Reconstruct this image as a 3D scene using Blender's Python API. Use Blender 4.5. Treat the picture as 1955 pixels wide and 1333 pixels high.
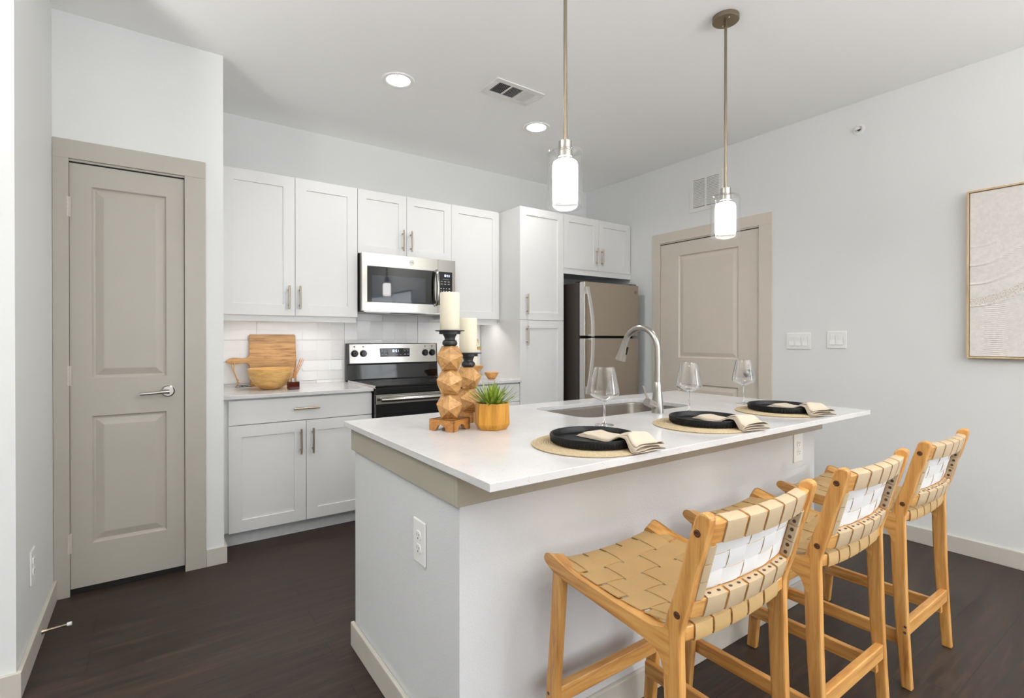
import bpy, bmesh, math, random
from mathutils import Vector, Matrix
R = math.radians
random.seed(7)
for o in list(bpy.data.objects): bpy.data.objects.remove(o)
SC = bpy.context.scene
COL = SC.collection

# ------------------------------------------------------------------ camera, sky, daylight, exposure
cam = bpy.data.cameras.new('camera'); cam.lens = 976.28 / 1955 * 36; cam.sensor_width = 36; cam.sensor_fit = 'HORIZONTAL'
cam.shift_y = -(666.5 - 650.64) / 1955; cam.clip_start = 0.02
camo = bpy.data.objects.new('camera', cam); COL.objects.link(camo)
camo.location = (0, 0, 1.2141); camo.rotation_euler = (R(90 - 0.221), 0, R(-35.1485)); SC.camera = camo
SC.view_settings.view_transform = 'Standard'; SC.view_settings.look = 'None'
SC.view_settings.gamma = 1; SC.view_settings.use_curve_mapping = False
SC.view_settings.exposure = 0.32
SC.cycles.max_bounces = 14; SC.cycles.diffuse_bounces = 8; SC.cycles.glossy_bounces = 6
SC.cycles.transmission_bounces = 8; SC.cycles.transparent_max_bounces = 24
SC.cycles.caustics_reflective = False; SC.cycles.caustics_refractive = False
SC.cycles.sample_clamp_indirect = 6; SC.cycles.blur_glossy = 0.5
SC.cycles.use_denoising = True
W = bpy.data.worlds.new('sky'); SC.world = W; W.use_nodes = True
wn = W.node_tree; wn.nodes['Background'].inputs[1].default_value = 1.0
sk = wn.nodes.new('ShaderNodeTexSky'); sk.sky_type = 'PREETHAM'; sk.turbidity = 4
sk.sun_direction = Vector((0.3, 0.5, 0.8)).normalized()
mx = wn.nodes.new('ShaderNodeMixRGB'); mx.inputs[0].default_value = 0.55; mx.inputs[2].default_value = (0.9, 0.95, 1.0, 1)
wn.links.new(sk.outputs[0], mx.inputs[1]); wn.links.new(mx.outputs[0], wn.nodes['Background'].inputs[0])

def area_light(name, loc, rot, sx, sy, power, color=(1, 1, 1), parent=None, shape='RECTANGLE', spread=180):
    l = bpy.data.lights.new(name, 'AREA'); l.energy = power; l.color = color; l.shape = shape
    l.size = sx; l.size_y = sy; l.spread = R(spread)
    o = bpy.data.objects.new(name, l); COL.objects.link(o); o.location = loc; o.rotation_euler = rot
    if parent: o.parent = parent
    return o
# daylight entering by the living-room windows behind the camera (one lamp in each opening)
WIN = [(-2.15, -0.75), (-0.35, 1.05), (1.45, 2.85)]      # x ranges of the windows in the front wall
YF = -3.6; XRW = 3.7353
for a, b in WIN:
    area_light('window_daylight', ((a + b) / 2, YF + 0.02, 1.38), (R(90), 0, 0), b - a, 1.9, 15, (0.93, 0.965, 1.0))

SW0, SW1, SWZ0, SWZ1 = -3.20, -1.25, 0.12, 2.08            # glazed opening in the right wall of the living area
area_light('window_daylight', (XRW - 0.02, (SW0 + SW1) / 2, 1.1), (R(90), 0, R(90)), SW1 - SW0, 1.9, 46, (0.93, 0.965, 1.0))

# ------------------------------------------------------------------ helpers
def lin(c):
    return tuple((x / 12.92 if x <= 0.04045 else ((x + 0.055) / 1.055) ** 2.4) for x in [v / 255 for v in c]) + (1,)

class NT:
    def __init__(s, name):
        s.m = bpy.data.materials.new(name); s.m.use_nodes = True; s.t = s.m.node_tree
        s.b = s.t.nodes['Principled BSDF']; s.out = s.t.nodes['Material Output']
    def n(s, typ, **k):
        n = s.t.nodes.new(typ)
        for a, v in k.items(): setattr(n, a, v)
        return n
    def l(s, a, b): s.t.links.new(a, b)
    def coord(s, scale=(1, 1, 1), rot=(0, 0, 0)):
        tc = s.n('ShaderNodeTexCoord'); mp = s.n('ShaderNodeMapping')
        mp.inputs['Scale'].default_value = scale; mp.inputs['Rotation'].default_value = rot
        s.l(tc.outputs['Object'], mp.inputs[0]); return mp.outputs[0]
    def noise(s, vec, scale, detail=4, rough=0.55, dist=0):
        n = s.n('ShaderNodeTexNoise'); n.inputs['Scale'].default_value = scale; n.inputs['Detail'].default_value = detail
        n.inputs['Roughness'].default_value = rough; n.inputs['Distortion'].default_value = dist
        s.l(vec, n.inputs['Vector']); return n.outputs['Fac']
    def ramp(s, fac, stops):
        r = s.n('ShaderNodeValToRGB'); e = r.color_ramp.elements
        while len(e) < len(stops): e.new(0.5)
        for i, (p, c) in enumerate(stops): e[i].position = p; e[i].color = c
        s.l(fac, r.inputs[0]); return r.outputs[0]
    def bump(s, h, strength, dist=0.002):
        b = s.n('ShaderNodeBump'); b.inputs['Strength'].default_value = strength; b.inputs['Distance'].default_value = dist
        s.l(h, b.inputs['Height']); s.l(b.outputs[0], s.b.inputs['Normal'])

def plain(name, rgb, rough=0.5, metal=0.0, bump=0, bscale=200, var=0.04, spec=0.5, scale=(1, 1, 1)):
    t = NT(name); c = lin(rgb); v = t.coord(scale); f = t.noise(v, bscale if bump else 6)
    lo = tuple(x * (1 - var) for x in c[:3]) + (1,); hi = tuple(min(1, x * (1 + var)) for x in c[:3]) + (1,)
    t.l(t.ramp(f, [(0.3, lo), (0.7, hi)]), t.b.inputs['Base Color'])
    t.b.inputs['Roughness'].default_value = rough; t.b.inputs['Metallic'].default_value = metal
    t.b.inputs['Specular IOR Level'].default_value = spec
    if bump: t.bump(f, bump)
    return t.m
def brushed(name, rgb, rough, stretch=(2, 2, 200), aniso=0.0):
    t = NT(name); c = lin(rgb); v = t.coord(stretch); f = t.noise(v, 4, 3)
    t.l(t.ramp(f, [(0.25, tuple(x * .9 for x in c[:3]) + (1,)), (0.75, c)]), t.b.inputs['Base Color'])
    t.b.inputs['Metallic'].default_value = 1; t.b.inputs['Roughness'].default_value = rough
    t.bump(f, 0.04, 0.0004); return t.m
def wood(name, dark, mid, light, stretch=(40, 40, 3), rough=0.42, scale=1.0, strips=0, strip_axis=2):
    t = NT(name); v = t.coord(stretch); f = t.noise(v, scale, 6, 0.62, 0.6)
    col = t.ramp(f, [(0.28, lin(dark)), (0.5, lin(mid)), (0.72, lin(light))])
    if strips:
        tc = t.n('ShaderNodeTexCoord'); sp = t.n('ShaderNodeSeparateXYZ'); t.l(tc.outputs['Object'], sp.inputs[0])
        mu = t.n('ShaderNodeMath', operation='MULTIPLY'); mu.inputs[1].default_value = strips; t.l(sp.outputs[strip_axis], mu.inputs[0])
        fl = t.n('ShaderNodeMath', operation='FLOOR'); t.l(mu.outputs[0], fl.inputs[0])
        wh = t.n('ShaderNodeTexWhiteNoise', noise_dimensions='1D'); t.l(fl.outputs[0], wh.inputs['W'])
        mxx = t.n('ShaderNodeMixRGB', blend_type='MULTIPLY'); mxx.inputs[0].default_value = 0.45
        t.l(col, mxx.inputs[1]); t.l(t.ramp(wh.outputs['Value'], [(0, (0.45, .45, .45, 1)), (1, (1, 1, 1, 1))]), mxx.inputs[2]); col = mxx.outputs[0]
    t.l(col, t.b.inputs['Base Color']); t.b.inputs['Roughness'].default_value = rough; t.bump(f, 0.08, 0.0008)
    return t.m
def glow(name, rgb, strength):
    t = NT(name); e = t.n('ShaderNodeEmission'); e.inputs[0].default_value = lin(rgb); e.inputs[1].default_value = strength
    t.l(e.outputs[0], t.out.inputs[0]); return t.m
def thin_glass(name, tint=(1, 1, 1), edge=0.55, base=0.04, power=3.0):
    t = NT(name); tr = t.n('ShaderNodeBsdfTransparent'); tr.inputs[0].default_value = tint + (1,)
    gl = t.n('ShaderNodeBsdfGlossy'); gl.inputs['Roughness'].default_value = 0.02
    lw = t.n('ShaderNodeLayerWeight'); lw.inputs['Blend'].default_value = 0.5
    p = t.n('ShaderNodeMath', operation='POWER'); p.inputs[1].default_value = power; t.l(lw.outputs['Facing'], p.inputs[0])
    m2 = t.n('ShaderNodeMath', operation='MULTIPLY_ADD'); m2.inputs[1].default_value = edge; m2.inputs[2].default_value = base
    t.l(p.outputs[0], m2.inputs[0]); mi = t.n('ShaderNodeMixShader'); t.l(m2.outputs[0], mi.inputs[0])
    t.l(tr.outputs[0], mi.inputs[1]); t.l(gl.outputs[0], mi.inputs[2]); t.l(mi.outputs[0], t.out.inputs[0]); return t.m

class B:
    """collects shapes into one bmesh"""
    def __init__(s): s.bm = bmesh.new(); s.mi = 0
    def face(s, pts, mi=None):
        try:
            f = s.bm.faces.new([s.bm.verts.new(p) for p in pts]); f.material_index = s.mi if mi is None else mi; return f
        except ValueError: return None
    def box(s, x0, x1, y0, y1, z0, z1):
        v = [s.bm.verts.new((x, y, z)) for x in (x0, x1) for y in (y0, y1) for z in (z0, z1)]
        for q in ((0, 1, 3, 2), (4, 6, 7, 5), (0, 4, 5, 1), (2, 3, 7, 6), (0, 2, 6, 4), (1, 5, 7, 3)):
            s.bm.faces.new([v[i] for i in q]).material_index = s.mi
        return s
    def grid(s, fn, nu, nv, closeu=False, closev=False):
        vs = [[s.bm.verts.new(fn(i / (nu if closeu else nu - 1), j / (nv if closev else nv - 1))) for j in range(nv)] for i in range(nu)]
        for i in range(nu if closeu else nu - 1):
            for j in range(nv if closev else nv - 1):
                a, b = (i + 1) % nu, (j + 1) % nv
                s.bm.faces.new((vs[i][j], vs[a][j], vs[a][b], vs[i][b])).material_index = s.mi
        return vs
    def cyl(s, p0, p1, r0, r1=None, seg=20, caps=True):
        return s.tube([p0, p1], [r0, r0 if r1 is None else r1], seg, caps)
    def tube(s, path, r, seg=12, caps=True):
        path = [Vector(p) for p in path]; n = len(path)
        rs = r if isinstance(r, (list, tuple)) else [r] * n
        ref = None; rings = []
        for i, p in enumerate(path):
            t = (path[min(i + 1, n - 1)] - path[max(i - 1, 0)]).normalized()
            if ref is None: ref = t.orthogonal().normalized()
            ref = (ref - t * ref.dot(t)).normalized(); bi = t.cross(ref)
            rings.append([s.bm.verts.new(p + (ref * math.cos(a) + bi * math.sin(a)) * rs[i]) for a in [2 * math.pi * k / seg for k in range(seg)]])
        for i in range(n - 1):
            for k in range(seg):
                q = (k + 1) % seg
                s.bm.faces.new((rings[i][k], rings[i][q], rings[i + 1][q], rings[i + 1][k])).material_index = s.mi
        if caps:
            s.bm.faces.new(rings[0][::-1]).material_index = s.mi; s.bm.faces.new(rings[-1]).material_index = s.mi
        return s
    def lathe(s, prof, c=(0, 0, 0), seg=40, mod=None):
        c = Vector(c); rings = []
        for j, (r, z) in enumerate(prof):
            if r < 1e-5: rings.append([s.bm.verts.new(c + Vector((0, 0, z)))]); continue
            rings.append([s.bm.verts.new(c + Vector((math.cos(2 * math.pi * k / seg) * (r + (mod(j, k) if mod else 0)),
                          math.sin(2 * math.pi * k / seg) * (r + (mod(j, k) if mod else 0)), z))) for k in range(seg)])
        for a, b in zip(rings, rings[1:]):
            for k in range(seg):
                q = (k + 1) % seg
                if len(a) == 1 and len(b) == 1: continue
                if len(a) == 1: f = (a[0], b[q], b[k])
                elif len(b) == 1: f = (a[k], a[q], b[0])
                else: f = (a[k], a[q], b[q], b[k])
                s.bm.faces.new(f).material_index = s.mi
        return s
    def prism(s, poly, a, b, axis='x'):
        def P(u, v, w): return {'x': (w, u, v), 'y': (u, w, v), 'z': (u, v, w)}[axis]
        A = [s.bm.verts.new(P(u, v, a)) for u, v in poly]; C = [s.bm.verts.new(P(u, v, b)) for u, v in poly]
        n = len(poly)
        s.bm.faces.new(A[::-1]).material_index = s.mi; s.bm.faces.new(C).material_index = s.mi
        for i in range(n):
            j = (i + 1) % n; s.bm.faces.new((A[i], A[j], C[j], C[i])).material_index = s.mi
        return s
    def slab(s, x0, x1, z0, z1, yf, t, panels=(), rings=()):
        """upright slab facing -y with recessed / raised panels (x0,x1,z0,z1); rings = (inset, depth)"""
        xs = sorted({x0, x1, *[p[0] for p in panels], *[p[1] for p in panels]})
        zs = sorted({z0, z1, *[p[2] for p in panels], *[p[3] for p in panels]})
        for a, b in zip(xs, xs[1:]):
            for c, d in zip(zs, zs[1:]):
                if any(p[0] <= a and b <= p[1] and p[2] <= c and d <= p[3] for p in panels): continue
                s.face([(a, yf, c), (b, yf, c), (b, yf, d), (a, yf, d)])
        for p in panels:
            def lp(i, dp): return [(p[0] + i, yf + dp, p[2] + i), (p[1] - i, yf + dp, p[2] + i), (p[1] - i, yf + dp, p[3] - i), (p[0] + i, yf + dp, p[3] - i)]
            prev = lp(0, 0)
            for i, dp in rings:
                cur = lp(i, dp)
                for k in range(4): s.face([prev[k], prev[(k + 1) % 4], cur[(k + 1) % 4], cur[k]])
                prev = cur
            s.face(prev)
        yb = yf + t
        s.face([(x0, yb, z0), (x0, yb, z1), (x1, yb, z1), (x1, yb, z0)])
        s.face([(x0, yf, z0), (x0, yf, z1), (x0, yb, z1), (x0, yb, z0)]); s.face([(x1, yf, z0), (x1, yb, z0), (x1, yb, z1), (x1, yf, z1)])
        s.face([(x0, yf, z1), (x1, yf, z1), (x1, yb, z1), (x0, yb, z1)]); s.face([(x0, yf, z0), (x0, yb, z0), (x1, yb, z0), (x1, yf, z0)])
        bmesh.ops.remove_doubles(s.bm, verts=s.bm.verts, dist=1e-5)
        return s
    def ribbon(s, path, wdir, width, th, nw=1, mo=0, mi_in=0, deform=None):
        """strip swept along path; outer side (left of travel) gets material mo, inner side mi_in"""
        path = [Vector(p) for p in path]; w = Vector(wdir).normalized(); n = len(path); O = []; I = []
        for i, p in enumerate(path):
            t = (path[min(i + 1, n - 1)] - path[max(i - 1, 0)]).normalized(); nr = w.cross(t).normalized()
            ro, ri = [], []
            for k in range(nw + 1):
                q = p + w * (k / nw - 0.5) * width
                for L, sg in ((ro, 1), (ri, -1)):
                    z = q + nr * th / 2 * sg
                    L.append(s.bm.verts.new(deform(z) if deform else z))
            O.append(ro); I.append(ri)
        for i in range(n - 1):
            for k in range(nw):
                s.bm.faces.new((O[i][k], O[i + 1][k], O[i + 1][k + 1], O[i][k + 1])).material_index = mo
                s.bm.faces.new((I[i][k], I[i][k + 1], I[i + 1][k + 1], I[i + 1][k])).material_index = mi_in
            s.bm.faces.new((O[i][0], I[i][0], I[i + 1][0], O[i + 1][0])).material_index = mo
            s.bm.faces.new((O[i][nw], O[i + 1][nw], I[i + 1][nw], I[i][nw])).material_index = mo
        for i in (0, n - 1):
            for k in range(nw): s.bm.faces.new((O[i][k], O[i][k + 1], I[i][k + 1], I[i][k])).material_index = mo
        return s
    def deform(s, fn):
        for v in s.bm.verts: v.co = fn(v.co)
        return s

def mesh_from(b, name, mats, off, smooth, recalc=True):
    if off is not None:
        for v in b.bm.verts: v.co = v.co - off
    if recalc: bmesh.ops.recalc_face_normals(b.bm, faces=b.bm.faces)
    me = bpy.data.meshes.new(name); b.bm.to_mesh(me); b.bm.free()
    for m in (mats if isinstance(mats, (list, tuple)) else [mats]): me.materials.append(m)
    if smooth:
        for p in me.polygons: p.use_smooth = True
        me.set_sharp_from_angle(angle=R(38))
    return me
OFF = {}
def thing(name, label, cat, loc=(0, 0, 0), rz=0, group=None, world=True):
    o = bpy.data.objects.new(name, None); COL.objects.link(o); o.location = loc; o.rotation_euler = (0, 0, rz); o.empty_display_size = 0.1
    OFF[o.name] = Vector(loc) if world and rz == 0 else None
    o['label'] = label; o['category'] = cat
    if group: o['group'] = group
    return o
def part(name, b, mats, parent, smooth=False, bevel=0, recalc=True, label=None):
    off = OFF[parent.name]
    o = bpy.data.objects.new(name, mesh_from(b, name, mats, off, smooth, recalc)); COL.objects.link(o); o.parent = parent; OFF[o.name] = off
    if bevel: bev(o, bevel)
    if label: o['label'] = label
    return o
def single(name, b, mats, loc, label, cat, group=None, smooth=False, bevel=0, recalc=True):
    o = bpy.data.objects.new(name, mesh_from(b, name, mats, Vector(loc), smooth, recalc)); COL.objects.link(o); o.location = loc; OFF[o.name] = Vector(loc)
    o['label'] = label; o['category'] = cat
    if group: o['group'] = group
    if bevel: bev(o, bevel)
    return o
def bev(o, w, seg=2):
    m = o.modifiers.new('bevel', 'BEVEL'); m.width = w; m.segments = seg; m.limit_method = 'ANGLE'; m.angle_limit = R(40); m.harden_normals = False
def struct(name, b, mats, label, cat, smooth=False, bevel=0):
    o = bpy.data.objects.new(name, mesh_from(b, name, mats, None, smooth)); COL.objects.link(o); OFF[o.name] = Vector((0, 0, 0))
    o['kind'] = 'structure'; o['label'] = label; o['category'] = cat
    if bevel: bev(o, bevel)
    return o
def copy_tree(o, parent=None):
    c = o.copy(); COL.objects.link(c)
    if parent: c.parent = parent
    OFF[c.name] = OFF.get(o.name)
    for ch in list(o.children): copy_tree(ch, c)
    return c
def text_into(b, txt, size, origin, xdir, zdir, depth):
    cu = bpy.data.curves.new('t', 'FONT'); cu.body = txt; cu.size = size; cu.align_x = 'CENTER'; cu.align_y = 'CENTER'
    o = bpy.data.objects.new('t', cu); COL.objects.link(o)
    me = bpy.data.meshes.new_from_object(o.evaluated_get(bpy.context.evaluated_depsgraph_get()))
    bpy.data.objects.remove(o); bpy.data.curves.remove(cu)
    X, Z, O = Vector(xdir), Vector(zdir), Vector(origin); N = X.cross(Z)
    vs = [b.bm.verts.new(O + X * v.co.x + Z * v.co.y + N * depth) for v in me.vertices]
    for p in me.polygons:
        try: b.bm.faces.new([vs[i] for i in p.vertices])
        except ValueError: pass
    bpy.data.meshes.remove(me)
SEG = {'0': 'abcdef', '1': 'bc', '5': 'acdfg'}
def digits(b, txt, x, z, y, h):
    w = h * 0.5; t = h * 0.13
    for ch in txt:
        if ch == ':':
            b.box(x + t, x + 2 * t, y - .0006, y, z + h * .25, z + h * .38); b.box(x + t, x + 2 * t, y - .0006, y, z + h * .62, z + h * .75); x += 3 * t; continue
        S = {'a': (0, w, h - t, h), 'd': (0, w, 0, t), 'g': (0, w, h / 2 - t / 2, h / 2 + t / 2), 'f': (0, t, h / 2, h), 'e': (0, t, 0, h / 2), 'b': (w - t, w, h / 2, h), 'c': (w - t, w, 0, h / 2)}
        for k in SEG[ch]:
            a = S[k]; b.box(x + a[0], x + a[1], y - .0006, y, z + a[2], z + a[3])
        x += w + t * 1.6
def cr(pts, n=3):
    """Catmull-Rom resampling of an open polyline"""
    out = []
    for i in range(len(pts) - 1):
        p0, p1, p2, p3 = pts[max(i - 1, 0)], pts[i], pts[i + 1], pts[min(i + 2, len(pts) - 1)]
        for k in range(n):
            t = k / n
            out.append(tuple(0.5 * (2 * b_ + (c_ - a_) * t + (2 * a_ - 5 * b_ + 4 * c_ - d_) * t * t + (3 * b_ - a_ - 3 * c_ + d_) * t ** 3) for a_, b_, c_, d_ in zip(p0, p1, p2, p3)))
    return out + [pts[-1]]
def rrect(x0, x1, y0, y1, r, n=8):
    P = []
    for cx, cy, a0 in ((x1 - r, y0 + r, -90), (x1 - r, y1 - r, 0), (x0 + r, y1 - r, 90), (x0 + r, y0 + r, 180)):
        for k in range(n + 1):
            a = R(a0 + 90 * k / n); P.append((cx + r * math.cos(a), cy + r * math.sin(a)))
    return P

# ------------------------------------------------------------------ materials
M = {}
M['wall'] = plain('wall_paint', (223, 224, 223), 0.75, bump=0.10, bscale=260, var=0.01)
M['ceil'] = plain('ceiling_paint', (246, 246, 245), 0.85, bump=0.06, bscale=200, var=0.01)
M['trim'] = plain('taupe_trim_paint', (174, 169, 158), 0.42, var=0.015)
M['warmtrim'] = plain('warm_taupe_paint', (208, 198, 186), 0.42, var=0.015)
M['base'] = plain('baseboard_paint', (196, 191, 181), 0.45, var=0.02)
M['cab'] = plain('white_cabinet_paint', (219, 219, 218), 0.35, var=0.008)
M['kick'] = plain('toe_kick_paint', (196, 198, 198), 0.55, bump=0.05, bscale=30, var=0.06)
M['islwall'] = plain('island_texture_paint', (210, 211, 212), 0.7, bump=0.35, bscale=190, var=0.012)
M['white'] = plain('white_plastic', (236, 236, 234), 0.35, var=0.005)
M['vent'] = plain('white_enamel', (226, 225, 222), 0.45, var=0.01)
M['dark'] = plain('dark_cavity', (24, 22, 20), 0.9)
M['slot'] = plain('grey_slot', (70, 66, 62), 0.8)
M['black'] = plain('black_gloss', (14, 14, 15), 0.12, var=0.02)
M['blackglass'] = plain('black_glass', (7, 7, 8), 0.05, var=0.0)
M['blackmat'] = plain('black_matt', (30, 29, 29), 0.4, var=0.08)
M['plate'] = plain('black_stoneware', (10, 10, 12), 0.38, bump=0.08, bscale=300, var=0.12, spec=0.3)
M['steel'] = brushed('brushed_steel', (180, 177, 171), 0.15, (3, 3, 160))
M['slate'] = brushed('slate_steel', (186, 177, 164), 0.36, (3, 3, 120))
M['slateside'] = plain('fridge_side', (62, 55, 50), 0.5, var=0.04)
M['edge'] = brushed('silver_edge', (222, 221, 219), 0.4, (3, 3, 60))
M['nickel'] = brushed('satin_nickel', (178, 174, 167), 0.28, (60, 60, 4))
M['bronze'] = brushed('canopy_nickel', (150, 138, 118), 0.32, (90, 4, 4))
M['pull'] = brushed('bar_pull_nickel', (176, 163, 143), 0.32, (50, 50, 3))
M['chrome'] = brushed('polished_chrome', (225, 225, 226), 0.12, (2, 2, 30))
M['sinksteel'] = brushed('sink_steel', (150, 142, 134), 0.34, (3, 90, 3))
M['tile'] = plain('white_glazed_tile', (232, 232, 232), 0.16, var=0.01)
M['grout'] = plain('pale_grout', (214, 213, 210), 0.8)
M['wax'] = plain('cream_wax', (226, 218, 196), 0.5, var=0.02)
_w = M['wax'].node_tree.nodes['Principled BSDF']; _w.inputs['Subsurface Weight'].default_value = 0.25; _w.inputs['Subsurface Radius'].default_value = (0.02, 0.015, 0.008)
M['oak'] = wood('stool_wood', (150, 98, 46), (196, 143, 78), (214, 169, 105), (34, 34, 3.0), 0.38, 1.3)
M['oakx'] = wood('stool_wood_rails', (150, 98, 46), (196, 143, 78), (214, 169, 105), (3.0, 34, 34), 0.38, 1.3)
M['oaky'] = wood('stool_wood_side_rails', (150, 98, 46), (196, 143, 78), (214, 169, 105), (34, 3.0, 34), 0.38, 1.3)
M['leather'] = plain('tan_leather', (184, 152, 102), 0.5, bump=0.05, bscale=400, var=0.03)
M['leatherback'] = plain('beige_leather', (184, 163, 132), 0.5, bump=0.05, bscale=400, var=0.03)
M['suede'] = plain('pale_strap_lining', (226, 225, 224), 0.6, bump=0.05, bscale=400, var=0.02)
M['faceted'] = wood('faceted_wood', (140, 94, 48), (182, 136, 80), (202, 160, 106), (10, 60, 60), 0.5, 1.6)
M['facetedy'] = wood('faceted_wood_turned', (146, 98, 50), (188, 142, 86), (208, 166, 112), (60, 10, 60), 0.5, 1.6)
M['facetedz'] = wood('faceted_wood_upright', (134, 90, 46), (176, 130, 74), (198, 154, 100), (60, 60, 10), 0.5, 1.6)
M['seam'] = plain('dark_seam', (112, 74, 40), 0.7)
M['basewood'] = wood('candle_base_wood', (130, 82, 38), (166, 112, 54), (184, 132, 70), (5, 40, 90), 0.5, 1.5)
M['potwood'] = wood('planter_wood', (152, 100, 22), (182, 126, 36), (198, 146, 58), (46, 46, 4), 0.42, 1.4)
M['board'] = wood('cutting_board_wood', (132, 90, 50), (188, 142, 88), (210, 168, 114), (3.5, 30, 40), 0.5, 1.6, strips=13.5)
M['bowl'] = wood('bowl_wood', (184, 136, 70), (212, 166, 98), (230, 194, 134), (9, 9, 40), 0.4, 1.2)
M['spoonwood'] = wood('small_bowl_wood', (180, 120, 60), (206, 152, 90), (226, 182, 124), (30, 30, 80), 0.45, 1.4)
M['rope'] = plain('jute_rope', (206, 168, 112), 0.8, bump=0.5, bscale=500, var=0.15)
M['reed'] = wood('reed_wood', (190, 118, 50), (214, 146, 74), (226, 164, 96), (80, 80, 6), 0.6)
M['soil'] = plain('dark_soil', (46, 40, 30), 0.9, bump=0.5, bscale=200, var=0.3)
M['linen'] = plain('beige_linen', (194, 181, 163), 0.85, bump=0.25, bscale=900, var=0.06)
M['artpaint'] = None
M['gold'] = plain('brass_clasp', (214, 186, 126), 0.25, 1.0, var=0.02)
M['ceramic'] = plain('cream_ceramic', (240, 236, 224), 0.2, var=0.01)
M['bolt'] = plain('bronze_bolt', (112, 74, 50), 0.35, 0.8, var=0.1)
M['rivet'] = plain('dark_rivet', (84, 54, 40), 0.45, 0.3, var=0.1)
M['frame'] = wood('picture_frame_wood', (186, 158, 118), (206, 180, 142), (218, 194, 158), (40, 40, 4), 0.5)
M['lcd'] = glow('display_digits', (205, 215, 255), 2.6)
M['mark'] = plain('printed_marks', (190, 192, 196), 0.5)
M['greymark'] = plain('grey_emblem', (120, 118, 114), 0.35, 0.6)
M['lamp'] = glow('lamp_lens', (255, 252, 246), 14.0)
M['opal'] = glow('opal_glass_lit', (250, 248, 246), 16.0)
M['bulb'] = glow('bulb_end', (255, 255, 255), 3.2)
M['led'] = glow('led_strip', (255, 247, 236), 3.0)
M['glass'] = thin_glass('clear_glass', (0.998, 0.998, 0.998), 0.6, 0.02)
M['wineglass'] = thin_glass('wine_glass', (0.998, 0.998, 0.998), 1.0, 0.035, 2.0)
def solid_glass():
    t = NT('solid_glass'); t.b.inputs['Base Color'].default_value = (1, 1, 1, 1); t.b.inputs['Roughness'].default_value = 0.0
    t.b.inputs['Transmission Weight'].default_value = 1.0; t.b.inputs['IOR'].default_value = 1.5; return t.m
M['stemglass'] = solid_glass()
M['pane'] = thin_glass('window_pane', (0.98, 0.99, 1.0), 0.4, 0.05)
def amber():
    t = NT('amber_glass'); t.b.inputs['Base Color'].default_value = lin((84, 26, 8)); t.b.inputs['Roughness'].default_value = 0.06
    t.b.inputs['Transmission Weight'].default_value = 0.35; return t.m
M['amber'] = amber()
def floor_mat():
    t = NT('dark_plank_floor'); tc = t.n('ShaderNodeTexCoord'); mp = t.n('ShaderNodeMapping'); t.l(tc.outputs['Object'], mp.inputs[0])
    mp.inputs['Location'].default_value = (0.2, -0.083, 0)
    br = t.n('ShaderNodeTexBrick'); t.l(mp.outputs[0], br.inputs['Vector']); br.offset = 0.37; br.offset_frequency = 2
    for k, v in (('Scale', 1), ('Mortar Size', 0.0014), ('Mortar Smooth', 0.1), ('Bias', 0), ('Brick Width', 1.22), ('Row Height', 0.155)): br.inputs[k].default_value = v
    br.inputs['Color1'].default_value = (0.15, 0.15, 0.15, 1); br.inputs['Color2'].default_value = (0.85, 0.85, 0.85, 1); br.inputs['Mortar'].default_value = (0.5, .5, .5, 1)
    g = t.n('ShaderNodeMapping'); t.l(tc.outputs['Object'], g.inputs[0]); g.inputs['Scale'].default_value = (2.2, 26, 1)
    ad = t.n('ShaderNodeMixRGB', blend_type='ADD'); ad.inputs[0].default_value = 1; t.l(g.outputs[0], ad.inputs[1])
    sc = t.n('ShaderNodeMixRGB', blend_type='MULTIPLY'); sc.inputs[0].default_value = 1; sc.inputs[2].default_value = (9, 9, 9, 1); t.l(br.outputs['Color'], sc.inputs[1]); t.l(sc.outputs[0], ad.inputs[2])
    f = t.noise(ad.outputs[0], 1.6, 7, 0.6, 0.5)
    col = t.ramp(f, [(0.25, lin((28, 21, 16))), (0.5, lin((53, 42, 34))), (0.78, lin((78, 63, 52)))])
    m1 = t.n('ShaderNodeMixRGB', blend_type='MULTIPLY'); m1.inputs[0].default_value = 0.35; t.l(col, m1.inputs[1]); t.l(t.ramp(br.outputs['Color'], [(0, (.55, .55, .55, 1)), (1, (1.0, 1, 1, 1))]), m1.inputs[2])
    m2 = t.n('ShaderNodeMixRGB'); t.l(br.outputs['Fac'], m2.inputs[0]); t.l(m1.outputs[0], m2.inputs[1]); m2.inputs[2].default_value = lin((34, 28, 24))
    t.l(m2.outputs[0], t.b.inputs['Base Color']); t.l(t.ramp(f, [(0.3, (.42, .42, .42, 1)), (0.7, (.55, .55, .55, 1))]), t.b.inputs['Roughness'])
    t.b.inputs['Specular IOR Level'].default_value = 0.35; t.bump(f, 0.10, 0.0008); return t.m
M['floor'] = floor_mat()
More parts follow.
